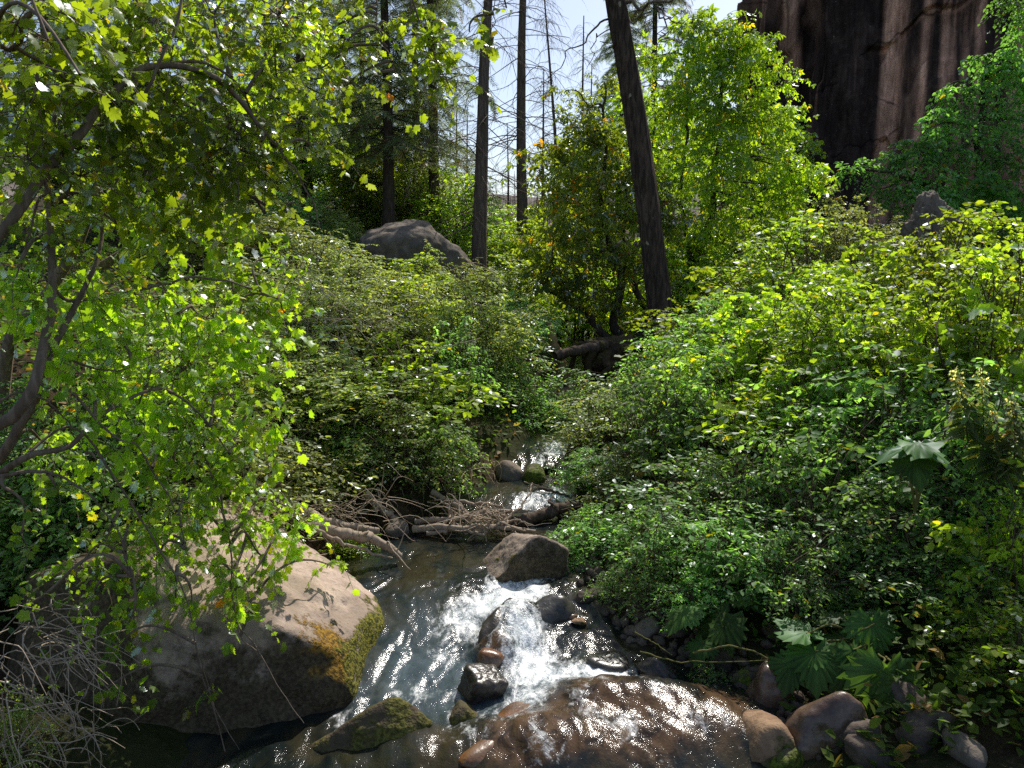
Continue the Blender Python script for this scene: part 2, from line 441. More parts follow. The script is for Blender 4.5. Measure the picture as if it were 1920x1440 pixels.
MOUND = [  # hidden stones the stream slides over: px, py, radius x, radius y, height, rusty colour
    (1170, 1385, .75, .45, .11, .85), (1330, 1370, .50, .40, .09, .6), (1010, 1415, .45, .30, .10, .9),
    (955, 1180, .20, .26, .17, .45), (925, 1232, .16, .12, .11, .9), (1010, 1160, .16, .12, .06, .2), (800, 1420, .45, .25, .08, .3), (1145, 1325, .5, .2, .1, .6)]
ny = np.concatenate([np.arange(2.4, 9.2, .018), np.arange(9.2, 22, .05)])
nu = np.linspace(-1, 1, 190)
Yw, Uw = np.meshgrid(ny, nu, indexing='ij')
Xw = cx(Yw)+Uw*(hw(Yw)+.30)
Zw = wl(Yw)
chop = np.interp(Yw, [2, 4.6, 5.6, 6.6, 7.5, 9, 9.4, 11, 22], [.016, .018, .018, .016, .008, .006, .018, .018, .012])
q = xyz(Xw*5, Yw*3.2, 0)
warp = np.stack([fbm(q*.6+7, 2, 3), fbm(q*.6+31, 2, 4), 0*Xw], -1)
Zw = Zw+chop*fbm(q+warp*1.2, 3, 21, .42)+chop*.35*(1-np.abs(fbm(q*2.4+warp*2, 3, 33))*2)
foam_glint = np.zeros_like(Xw); rust = np.zeros_like(Xw)
for px, py, a, b, k in FOAM:
    c = GW(px, py); dist = math.hypot(c[1], CAM_H-c[2]); rx = a/F*dist; dp = (CAM_H-c[2])/dist; ry = b/F*dist/dp
    g = .86*k*np.exp(-(((Xw-c[0])/rx)**2+((Yw-c[1])/ry)**2)*1.0)
    foam_glint = np.maximum(foam_glint, g)+.25*np.minimum(foam_glint, g)
    Zw = Zw+.014*g*fbm(xyz(Xw*11, Yw*7), 2, 8)
for px, py, rx, ry, hgt, k in MOUND:
    c = GW(px, py)
    g = np.exp(-((((Xw-c[0])/rx)**2+((Yw-c[1])/ry)**2)**1.4))
    Zw = Zw+g*hgt; rust = np.maximum(rust, g*k)
foam_glint = np.maximum(foam_glint, .40*rust*np.clip(1+1.2*fbm(xyz(Xw*7, Yw*4), 4, 91), 0, 1.8))  # white specks painted for sun glints, with foam streaks, over the hidden stones
milk = np.exp(-(((Xw+.65)/.5)**2+((Yw-5.3)/.65)**2))+.8*np.exp(-(((Xw-.1)/.5)**2+((Yw-4.9)/.4)**2))
milk = np.clip(milk*sstep(4.35, 4.8, Yw)+.12*fbm(q, 3, 77), 0, 1)
m = NT('stream_water'); v = m.coord()
vs = m.coord((1, .75, 1))
fo = m.attr('foam_glint').outputs['Fac']; ru = m.attr('rust').outputs['Fac']; mi = m.attr('milk').outputs['Fac']
n1 = m.noise(9, 4, .6, vs, .5); n2 = m.noise(34, 4, .6, vs, 1.0); n3 = m.noise(95, 3, .6, vs); nf = m.noise(7, 5, .62, m.coord((1, .45, 1)), 1.6); n0 = m.noise(3.0, 4, .6, vs, .5)
col = m.mix(m.ramp(n0, .4, .62), (.010, .014, .013), (.035, .030, .016))
col = m.mix(m.math('MULTIPLY', mi, .68), col, m.mix(m.ramp(n1, .3, .7), (.055, .085, .105), (.12, .165, .19)))
rc = m.mix(m.ramp(n1, .36, .62), (.026, .018, .013), (.11, .066, .036))
col = m.mix(m.ramp(m.math('ADD', ru, m.math('MULTIPLY', m.math('SUBTRACT', n0, .5), .9)), .25, .75), col, rc)
fmask = m.math('ADD', fo, m.math('ADD', m.math('MULTIPLY', m.math('SUBTRACT', n2, .5), .8), m.math('MULTIPLY', m.math('SUBTRACT', nf, .5), 1.5)))
k = m.ramp(fmask, .34, 1.05)
h = m.math('ADD', m.math('MULTIPLY', n1, .8), m.math('ADD', m.math('MULTIPLY', n2, .45), m.math('MULTIPLY', n3, .26)))
nb = m.bump(h, 1.0, .0066)
wat = m.n('BsdfPrincipled'); m.l(col, wat.inputs['Base Color']); wat.inputs['Roughness'].default_value = .13
wat.inputs['IOR'].default_value = 1.333; m.l(nb, wat.inputs['Normal'])
fm = m.n('BsdfPrincipled'); m.put(fm.inputs['Base Color'], m.mix(m.ramp(m.math('ADD', m.math('MULTIPLY', n2, .5), m.math('MULTIPLY', nf, .5)), .36, .58), (.40, .48, .53), (.92, .93, .92)))
fm.inputs['Roughness'].default_value = .35; m.l(m.bump(m.math('ADD', n2, n3), 1.0, .007), fm.inputs['Normal'])
ms = m.n('MixShader'); m.l(k, ms.inputs[0]); m.l(wat.outputs[0], ms.inputs[1]); m.l(fm.outputs[0], ms.inputs[2])
water = mesh('water', *grid(Xw, Yw, Zw), m.done(ms.outputs[0]), smooth=True, attrs={'foam_glint': foam_glint, 'rust': rust, 'milk': milk})
tag(water, kind='structure')

# ================================================================ stones
M_gran = rock_mat('tan_stone', (.30, .235, .19), (.17, .125, .095), (.24, .15, .10))
M_wetdark = rock_mat('wet_dark_stone', (.030, .025, .020), (.060, .048, .036), wet=1, scale=5)
M_wetgrey = rock_mat('wet_grey_stone', (.075, .07, .062), (.035, .032, .028), wet=1, scale=5)
M_rust = rock_mat('rusty_wet_stone', (.20, .085, .030), (.085, .04, .02), (.25, .16, .10), wet=1)
M_mossy = rock_mat('mossy_stone', (.10, .075, .045), (.055, .04, .025), moss=(.16, .15, .03), moss_lo=.42, moss_hi=.56, mossz=True)
M_lime = rock_mat('green_mossed_stone', (.13, .10, .07), (.07, .055, .04), moss=(.13, .17, .02), moss_lo=.40, moss_hi=.52)
M_red = rock_mat('red_brown_stone', (.085, .052, .036), (.19, .125, .085), wet=1)
M_tan2 = rock_mat('warm_tan_stone', (.34, .22, .13), (.20, .12, .07), moss=(.10, .12, .02), moss_lo=.55, moss_hi=.63)
M_grey = rock_mat('weathered_grey_stone', (.24, .19, .145), (.12, .095, .072), (.14, .12, .10), scale=3)
M_bank = rock_mat('bank_stone', (.085, .065, .05), (.15, .115, .09), (.06, .05, .04))

def stone(label, mat, loc, rad, seed, rot=(0, 0, 0), planes=None, sub=4, p=9, noise=.06, nscale=1.8, group=None, name='boulder', fine=.012):
    rng = np.random.default_rng(seed)
    X, Fc = rock_shape(sub, planes or rand_planes(rng), p, noise, nscale, seed, fine)
    X = (X*np.array(rad))@rot3(*rot).T
    o = mesh(name, X, Fc, mat, smooth=True); o.location = loc
    return tag(o, label, 'rock', group)

def paint(o, fn, mat):
    n = len(o.data.vertices); V = np.zeros(n*3); N = np.zeros(n*3)
    o.data.vertices.foreach_get('co', V); o.data.vertices.foreach_get('normal', N)
    for kk, vv in fn(V.reshape(-1, 3)+np.array(o.location), N.reshape(-1, 3)).items():
        at = o.data.attributes.new(kk, 'FLOAT', 'POINT'); at.data.foreach_set('value', vv.astype(np.float32))
    o.data.materials.clear(); o.data.materials.append(mat)

# big boulder leaning over the left bank
C0 = np.array([-2.1, 5.6, .10])
pl = [((.62, .25, .74), .80), ((.28, -.30, .91), .93), ((-.1, -.85, .5), 1.12), ((.305, -.95, .06), 1.03), ((.53, .03, .85), .74), ((.1, -.3, .95), 1.12), ((1, -.05, .08), 1.06), ((.80, -.60, .12), 1.27), ((.75, .35, .35), 1.05), ((-1, .1, .1), 1.25), ((0, 1, .25), .85), ((0, 0, -1), .6),
      ((-.25, .1, .95), 1.02), ((-.7, -.6, .3), 1.5)]
X, Fc = rock_shape(6, pl, 44, .055, 1.5, 4, .02)
o = mesh('boulder', X, Fc, None, smooth=True); o.location = C0
Wd = X+C0
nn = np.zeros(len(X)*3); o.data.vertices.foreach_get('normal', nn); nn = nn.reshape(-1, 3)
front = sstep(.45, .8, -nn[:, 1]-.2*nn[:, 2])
lich = 1.3*np.exp(-(((Wd[:, 0]+1.22)/.32)**2+((Wd[:, 1]-4.85)/.36)**2+((Wd[:, 2]-.30)/.26)**2))
lich = np.maximum(lich, .62*np.exp(-(((Wd[:, 0]+1.45)/.25)**2+((Wd[:, 1]-4.95)/.25)**2+((Wd[:, 2]-.5)/.15)**2)))
lich = np.maximum(lich, .46*sstep(.75, .95, Wd[:, 2])*sstep(5.6, 6.0, Wd[:, 1]))
moss = np.clip(sstep(.45, .8, nn[:, 0])*sstep(-1.30, -1.08, Wd[:, 0])*.85+.08, 0, 1)
damp_shade = front*(.50+.40*sstep(.75, .05, Wd[:, 2]))+.45*sstep(.25, .05, Wd[:, 2])+.75*sstep(-2.25, -2.65, Wd[:, 0])  # shade painted dark on front and left end, plus wet strip at the waterline
for kk, vv in (('lich', lich), ('moss', moss), ('damp_shade', damp_shade)):
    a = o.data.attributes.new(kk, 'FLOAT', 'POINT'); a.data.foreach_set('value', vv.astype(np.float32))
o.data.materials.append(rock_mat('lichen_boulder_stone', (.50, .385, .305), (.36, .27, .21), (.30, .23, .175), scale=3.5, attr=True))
tag(o, 'huge tan boulder with ochre lichen and a green mossy end on the left bank', 'rock')

def onw(px, py, dz=0): c = GW(px, py); return (c[0], c[1], c[2]+dz)
tb = stone('pale topped triangular boulder in front of the log jam', None, onw(993, 1068, .05), (.36, .28, .36), 11, (0, 0, .15),
      [((-.70, -.10, .70), .66), ((.12, -.93, .35), .72), ((.45, .3, .84), .74), ((.1, .2, .97), .78), ((1, 0, 0), .95), ((-1, -.1, -.3), 1.2), ((0, 1, 0), .9), ((0, -1, -.2), .85), ((0, 0, -1), .7)], 5, 20, .07, fine=.025)
paint(tb, lambda W, N: dict(lich=0*W[:, 0], moss=.34*sstep(-.1, .5, -N[:, 1]), damp_shade=.75*sstep(.35, .75, -N[:, 1])+.3*sstep(.4, .2, W[:, 2])), rock_mat('pale_painted_stone', (.37, .29, .225), (.22, .165, .12), (.26, .20, .15), attr=True, scale=5))  # front face darkened as painted shade, wet colour only near the foot
stone('dark block of wet stone at the middle of the rapid', M_wetdark, onw(903, 1302, .05), (.165, .15, .165), 12, (.2, .25, .55),
      [((1, 0, 0), .8), ((-1, 0, 0), .8), ((0, 1, 0), .8), ((0, -1, 0), .8), ((0, 0, 1), .75), ((0, 0, -1), .9)], 5, 9, .08, fine=.03)
stone('mossy elongated boulder between the big boulder and the dark shallow', M_mossy, onw(715, 1385, .03), (.40, .16, .19), 13, (0, -.12, .30), None, 5, 9, .07)
stone('small rounded brown stone beside the mossy elongated boulder', M_mossy, onw(868, 1352, .0), (.13, .12, .12), 14)
stone('smooth grey wet boulder at the top of the rapid by the right bank', M_wetgrey, onw(1038, 1152, .03), (.20, .15, .13), 15, (0, 0, .2))
stone('wet grey stone half under water by the round leafy plant', M_wetgrey, onw(1140, 1248, -.03), (.17, .14, .13), 16, (0, .1, .3))
stone('dark narrow slab with water sliding round it at the right edge', M_wetdark, onw(1232, 1268, .03), (.19, .07, .09), 17, (0, .2, -.55))
stone('dark overwashed ridge stone above the white rapid', M_wetdark, onw(940, 1185, .05), (.13, .36, .17), 18, (.16, 0, -.22))
stone('rusty brown stone splashed by white water behind the dark block', M_rust, onw(915, 1246, .03), (.12, .12, .11), 19, (0, .2, .4))
stone('wide rusty slab under sheets of water at the bottom', M_rust, onw(950, 1392, .02), (.46, .16, .14), 20, (0, -.05, .75), None, 5, 8, .05)
stone('sunlit tan stone with green moss in the lower right corner', M_tan2, onw(1435, 1408, .06), (.18, .19, .24), 21, (.25, .2, .3))
stone('large shiny brown boulder next to the sunlit tan stone', M_red, onw(1535, 1405, .05), (.25, .21, .27), 22, (.3, .45, .2), None, 5)
stone('dark reddish stone under the large lobed leaves', M_red, onw(1448, 1322, .08), (.19, .16, .18), 23, (0, .3, .2))
for px, py, r, mt, lb in [
    (1612, 1392, .13, M_bank, 'flat pale brown stone right of the shiny brown boulder'),
    (1632, 1428, .15, M_bank, 'brown stone at the bottom edge below the flat pale stone'),
    (1690, 1330, .17, M_bank, 'shadowed brown stone below the largest lobed leaf'),
    (1712, 1395, .09, M_bank, 'small stone right of the flat pale stone'),
    (1735, 1372, .13, M_bank, 'dark bank stone in deep shade below the bare twigs'),
    (1812, 1418, .11, M_grey, 'pale grey angular stone in the lower right corner'),
    (1470, 1436, .14, M_lime, 'green wet stone cut by the bottom edge of the photo'),
    (1395, 1282, .10, M_lime, 'green mossed stone at the water edge below the leaf stalks'),
    (1352, 1245, .10, M_bank, 'round brown pebble under the middle lobed leaf'),
    (1270, 1180, .12, M_bank, 'brown cobble between the round leafy plant and the lobed leaves'),
    (1215, 1185, .11, M_grey, 'grey cobble just right of the round leafy plant'),
    (1098, 1128, .08, M_bank, 'small brown stone at the waterline above the round leafy plant'),
    (1125, 1120, .09, M_bank, 'dull stone above the round leafy plant'),
    (1088, 1168, .05, M_tan2, 'little tan pebble in the shallows right of the grey wet boulder'),
    (1072, 1160, .045, M_red, 'tiny red pebble touching the grey wet boulder'),
    (1345, 1145, .10, M_bank, 'pinkish stone half hidden behind the dark lobed leaf'),
    (1455, 1195, .08, M_bank, 'small round stone among the lobed leaf stalks'),
    (1000, 897, .17, M_lime, 'mossy stone splitting the upper stream'),
    (955, 895, .16, M_grey, 'grey stone beside the mossy stone of the upper stream'),
    (748, 1000, .13, M_grey, 'grey stone below the driftwood at the left of the pool'),
    (1030, 880, .10, M_wetdark, 'dark wet stone below the upper cascade'),
    (1165, 1085, .09, M_bank, 'small brown cobble under the right bank shrubs')]:
    g = G(px, py, lambda x, y: max(th(x, y), float(wl(y))))
    rng = np.random.default_rng(px)
    stone(lb, mt, (g[0], g[1], g[2]+r*.25), (r*rng.uniform(1, 1.3), r, r*rng.uniform(.7, .95)), px, (rng.uniform(-.3, .3), rng.uniform(-.3, .3), rng.uniform(0, 3)), sub=4)
# boulders above the banks
b1 = P(760, 450, 22)
stone('massive domed grey boulder among the pale shrubs of the left slope', M_grey, (b1[0], b1[1], b1[2]-.75), (1.85, 1.35, 1.5), 31, (0, .12, .1), None, 6, 7, .10, 1.3, fine=.03)
b2 = P(1752, 425, 17)
stone('rugged grey rock standing above the bright shrubs before the dark tree', M_grey, (b2[0], b2[1], b2[2]-.35), (.62, .6, .85), 32, (0, 0, .3), None, 6, 6, .22, 1.6, fine=.09)

# ================================================================ cliff
plan = np.array([(17, 58), (13.9, 47), (13.6, 43.2), (14.1, 41.6), (14.7, 41.8), (15.3, 40.2), (18.2, 39.0), (22, 37.4), (28, 34.5), (38, 30), (54, 26)], float)
seg = spline(plan, 520); zz = np.linspace(2.0, 23, 420)
Sx = np.repeat(seg[:, None, :], len(zz), 1); Z = np.repeat(zz[None], len(seg), 0)
tg = np.gradient(seg, axis=0); nv = nrmz(np.stack([-tg[:, 1], tg[:, 0]], -1)); nv = np.where((nv[:, 1:2] > 0), -nv, nv); nv[:60] = np.where(nv[:60, 0:1] > 0, -nv[:60], nv[:60])
tpx = 960+F*1.05*Sx[..., 0]/Sx[..., 1]              # bearing coordinate of each spot on the wall
hrow = 490-(Z-3)/Sx[..., 1]*F                   # height coordinate
q3 = xyz(Sx[..., 0]*.35, Sx[..., 1]*.35, Z*.12)
fq = fbm(q3, 3, 61)*3.2; dsp = .34*(np.floor(fq)+sstep(.86, 1.0, fq-np.floor(fq)))+.10*fbm(xyz(Sx[..., 0]*.5, Sx[..., 1]*.5, Z*.5), 4, 66)+.12*fbm(xyz(Sx[..., 0]*1.6, Sx[..., 1]*1.6, Z*.35), 4, 62)
crack = 80-(tpx-1690)*.55+10*np.sin(tpx*.05)       # slanting ledge
dsp = dsp-.38*sstep(-4, 4, hrow-crack)*sstep(1615, 1630, tpx)
dsp = dsp-.9*np.exp(-((tpx-1478-8*np.sin(hrow*.02))/14)**2)-.35*np.exp(-((tpx-1512-10*np.sin(hrow*.016))/5)**2)
led2 = 205+6*np.sin(tpx*.09)
dsp = dsp-.25*sstep(-3, 3, led2-hrow)*sstep(1640, 1648, tpx)*sstep(1692, 1686, tpx)
XY = Sx+nv[:, None, :]*dsp[..., None]
strk = fbm(xyz(tpx*.045, hrow*.0022, 0), 4, 71)+.35*fbm(xyz(tpx*.15, hrow*.006, 4), 3, 72)
tan = .16+.42*strk
def band(c, w, k): return k*np.exp(-((tpx-c-3*np.sin(hrow*.01))/w)**4)
tan = tan+band(1668, 22, .85)+band(1728, 6, .6)+band(1765, 10, .45)+band(1800, 8, .5)+band(1835, 12, .35)+band(1448, 7, .55)+band(1430, 4, .3)+band(1520, 5, .25)
tan = tan+.5*sstep(1700, 1800, tpx)*sstep(300, 80, hrow)*(.5+strk)-.55*np.exp(-((tpx-1580)/62)**4)-.4*np.exp(-((tpx-1485)/16)**2)+.5*sstep(1840, 1950, tpx)
tan = tan+.35*np.exp(-((hrow-crack-6)/5)**2)*sstep(1620, 1640, tpx)
tan = np.clip(tan, 0, 1)[..., None]
ck = 0
for c0, s0, w0, lo, hi in ((80, -.55, 2.2, 1600, 1990), (262, -.30, 1.6, 1560, 1700), (330, .12, 1.4, 1500, 1640), (150, -.18, 1.2, 1500, 1580), (60, .08, 1.4, 1405, 1460), (205, .05, 1.6, 1640, 1692)):
    ln = c0+(tpx-1690)*s0+9*fbm(xyz(tpx*.05, 0*tpx, c0), 3, 5)
    ck = np.maximum(ck, np.exp(-((hrow-ln)/w0)**2)*sstep(lo, lo+12, tpx)*sstep(hi, hi-12, tpx))
ct = np.array((.060, .040, .034))*(1-tan)+np.array((.88, .50, .35))*tan
ct = ct*(1-.85*ck[..., None])
ct = ct*(1+.3*fbm(xyz(tpx*.3, hrow*.05, 0), 3, 73)[..., None])
lic = sstep(.55, .75, fbm(xyz(tpx*.11, hrow*.11, 9), 3, 74))[..., None]*.16
ct = ct*(1-lic)+np.array((.20, .17, .13))*lic
m = NT('streaked_cliff_rock'); t = m.attr('tint').outputs['Color']; v = m.coord((1, 1, .35))
n1 = m.noise(1.6, 7, .65, v); n2 = m.noise(9, 5, .7, m.coord())
cc = m.mix(1.0, t, m.mix(m.ramp(n1, .3, .7), (.55, .52, .5), (1.25, 1.2, 1.15)), 'MULTIPLY')
fl = m.noise(3.2, 2, .5, m.coord()); vn = m.noise(2.6, 5, .65, m.coord((1, 1, .05))); cc = m.mix(m.math('MULTIPLY', m.ramp(vn, .5, .66), .38), cc, (.022, .016, .015)); cc = m.mix(m.math('MULTIPLY', m.ramp(m.noise(9, 2, .5, m.coord()), .74, .76), .5), cc, (.42, .38, .32))
cliff_m = m.done(m.pbr(cc, .9, .15, m.bump(m.math('ADD', n1, m.math('MULTIPLY', n2, .5)), 1.0, .2)))
n, k = Z.shape; ii = np.arange(n*k).reshape(n, k)
cl = mesh('cliff', np.concatenate([XY, Z[..., None]], -1).reshape(-1, 3), np.stack([ii[:-1, :-1], ii[1:, :-1], ii[1:, 1:], ii[:-1, 1:]], -1).reshape(-1, 4), cliff_m, tint=ct.reshape(-1, 3), smooth=True)
tag(cl, kind='structure')

# ================================================================ plant materials
L_maple = leaf_mat('maple_leaf', (5.3, 5.2, 1.0), .40, .40, .66)
L_shrub = leaf_mat('shrub_leaf', (4.4, 4.0, 1.6), .30, .52, .58)
L_bright = leaf_mat('bright_shrub_leaf', (4.4, 4.9, 1.1), .22, .50, .62)
L_elder = leaf_mat('box_elder_leaf', (5.7, 5.2, .9), .34, .44, .62)
L_dark = leaf_mat('dark_green_leaf', (4.0, 4.4, 1.3), .15, .50, .52)
L_conif = leaf_mat('conifer_needles', (2.6, 2.6, 1.0), .08, .5, .35)
L_big = leaf_mat('broad_lobed_leaf', (3.4, 3.4, .9), .30, .5, .42)
B_maple = bark_mat('maple_bark', (.17, .125, .09), (.30, .235, .175), .2, 22, .6, .006)
B_twig = bark_mat('pale_twig_bark', (.40, .31, .22), (.56, .45, .34), .3, 30, .4, .003)
B_stem = bark_mat('shrub_stem_bark', (.10, .075, .05), (.17, .13, .09), .3, 30, .4, .004)
B_fir = bark_mat('fir_bark', (.045, .032, .024), (.15, .105, .075), .16, 16, 1.0, .05, (.34, .30, .20))
B_dead = bark_mat('dead_conifer_bark', (.12, .09, .07), (.25, .185, .145), .14, 14, .9, .03)
B_dark = bark_mat('dark_tree_bark', (.06, .045, .034), (.13, .095, .07), .2, 14, .8, .02)
B_drift = bark_mat('driftwood_grain', (.46, .37, .28), (.30, .23, .17), .12, 26, .6, .006)
B_driftd = bark_mat('dark_driftwood_grain', (.13, .095, .07), (.07, .05, .036), .12, 26, .6, .006)
B_mossy = rock_mat('mossy_root_wood', (.055, .036, .022), (.10, .065, .035), moss=(.10, .085, .015), moss_lo=.42, moss_hi=.56, mossz=True, scale=7)

# ================================================================ shrubs: prototypes
def shrub(name, seed, tm, lsize, mat, n=15, h=1.9, r=1.0, dens=95, nl=15, tl=.52, bare=0, **kw):
    rng = np.random.default_rng(seed)
    root = empty(name, (0, 0, 0), 'x', 'shrub')
    k = np.arange(n)+.5; ph = np.arccos(1-1.35*k/n); t = math.pi*(1+5**.5)*k+seed
    c = np.stack([np.cos(t)*np.sin(ph)*r*.74, np.sin(t)*np.sin(ph)*r*.74, h*.42+np.cos(ph)*h*.42], -1)+rng.normal(size=(n, 3))*[r*.2, r*.2, h*.12]
    rad = rng.uniform(.34, .62, n)*r
    lumps = [(*c[i], rad[i]*1.1, rad[i]*1.1, rad[i]*.85, 1) for i in range(n)]
    ns = 30; az = rng.uniform(0, 6.28, ns); rr = r*rng.uniform(.1, 1.0, ns); tp = np.stack([np.cos(az)*rr, np.sin(az)*rr, h*(1.10-.45*(rr/r)**2)*rng.uniform(.85, 1.38, ns)], -1)
    lumps += [(*p, .10*r, .10*r, .26*r, 2.4) for p in tp]
    lumps += [(rng.normal()*.3*r, rng.normal()*.3*r, h*.5, .4*r, .4*r, .5*h*.6, .5), (0, 0, .18*h, .75*r, .75*r, .16*h, .6)]
    lf, tw, (st, li) = foliage(rng, lumps, 1.15*dens/max(r, .3), tm, lsize, nl, tl, shell=.36, **kw)
    mesh('foliage', lf[0], lf[1], mat, root, tint=lf[2])
    cs = np.concatenate([c, tp]); base = rng.normal(size=(len(cs), 3))*[.12*r, .12*r, 0]; base[:, 2] = -.15
    s1 = arcs(rng, base, cs, .014*r, .006*r, 9, .12, .07, 5)
    pick = rng.permutation(len(st))[:len(st)//5]
    ci = np.clip(li[pick], 0, n-1)
    s2 = arcs(rng, c[ci], st[pick], .005, .002, 5, .08, .1, 3)
    mesh('branches', *join([s1, s2, tw]), B_stem, root)
    return root
PROTO = {}
pal_pale = dict(dark=(.11, .165, .045), light=(.21, .27, .10), odd=((.22, .17, .03), .02), tilt=.42)
pal_brt = dict(dark=(.085, .125, .018), light=(.175, .205, .028), odd=((.34, .24, .02), .025), tilt=.6)
pal_drk = dict(dark=(.075, .145, .058), light=(.165, .25, .10), odd=((.20, .16, .02), .02), tilt=.5)
PROTO['paleA'] = shrub('pale_shrub', 1, T_oval(.27), .062, L_shrub, dens=120, **pal_pale)
PROTO['paleB'] = shrub('pale_shrub', 2, T_oval(.24), .055, L_shrub, n=18, h=1.7, dens=125, nl=16, up=.3, **pal_pale)
PROTO['brtA'] = shrub('bright_shrub', 3, T_maple(False), .085, L_bright, dens=85, tl=.55, nl=12, **pal_brt)
PROTO['brtB'] = shrub('bright_shrub', 4, T_oval(.30), .075, L_bright, n=17, h=2.1, dens=105, tl=.6, nl=14, up=.45, **pal_brt)
PROTO['drkA'] = shrub('dark_shrub', 5, T_oval(.26), .070, L_dark, dens=115, nl=14, **pal_drk)
PROTO['drkB'] = shrub('dark_shrub', 6, T_oval(.22), .062, L_dark, n=19, h=1.8, dens=120, nl=15, droop=.7, **pal_drk)
def small(k, *args, **kw): PROTO[k+'S'] = shrub(args[0], *args[1:], h=1.15, r=.62, **kw)
small('paleA', 'pale_shrub', 11, T_oval(.27), .062, L_shrub, dens=70, nl=12, tl=.34, **pal_pale)
small('paleB', 'pale_shrub', 12, T_oval(.24), .056, L_shrub, dens=74, nl=13, tl=.34, up=.3, **pal_pale)
small('brtA', 'bright_shrub', 13, T_maple(False), .085, L_bright, dens=58, nl=9, tl=.36, **pal_brt)
small('brtB', 'bright_shrub', 14, T_oval(.30), .078, L_bright, dens=62, nl=10, tl=.40, up=.45, **pal_brt)
small('drkA', 'dark_shrub', 15, T_oval(.27), .076, L_dark, dens=62, nl=10, tl=.36, **pal_drk)
small('drkB', 'dark_shrub', 16, T_oval(.23), .064, L_dark, dens=68, nl=11, tl=.34, droop=.7, **pal_drk)
PROTO['herb'] = shrub('leafy_herb', 7, T_oval(.36), .060, L_dark, n=9, h=1.0, r=.75, dens=120, nl=7, tl=.25, **pal_drk)
PH = {'paleA': (2.1, 2.3), 'paleB': (1.9, 2.3), 'brtA': (2.15, 2.4), 'brtB': (2.4, 2.3), 'drkA': (2.1, 2.3), 'drkB': (2.0, 2.3), 'herb': (1.15, 1.8)}
PH.update({k+'S': (1.3, 1.5) for k in ('paleA', 'paleB', 'brtA', 'brtB', 'drkA', 'drkB')})
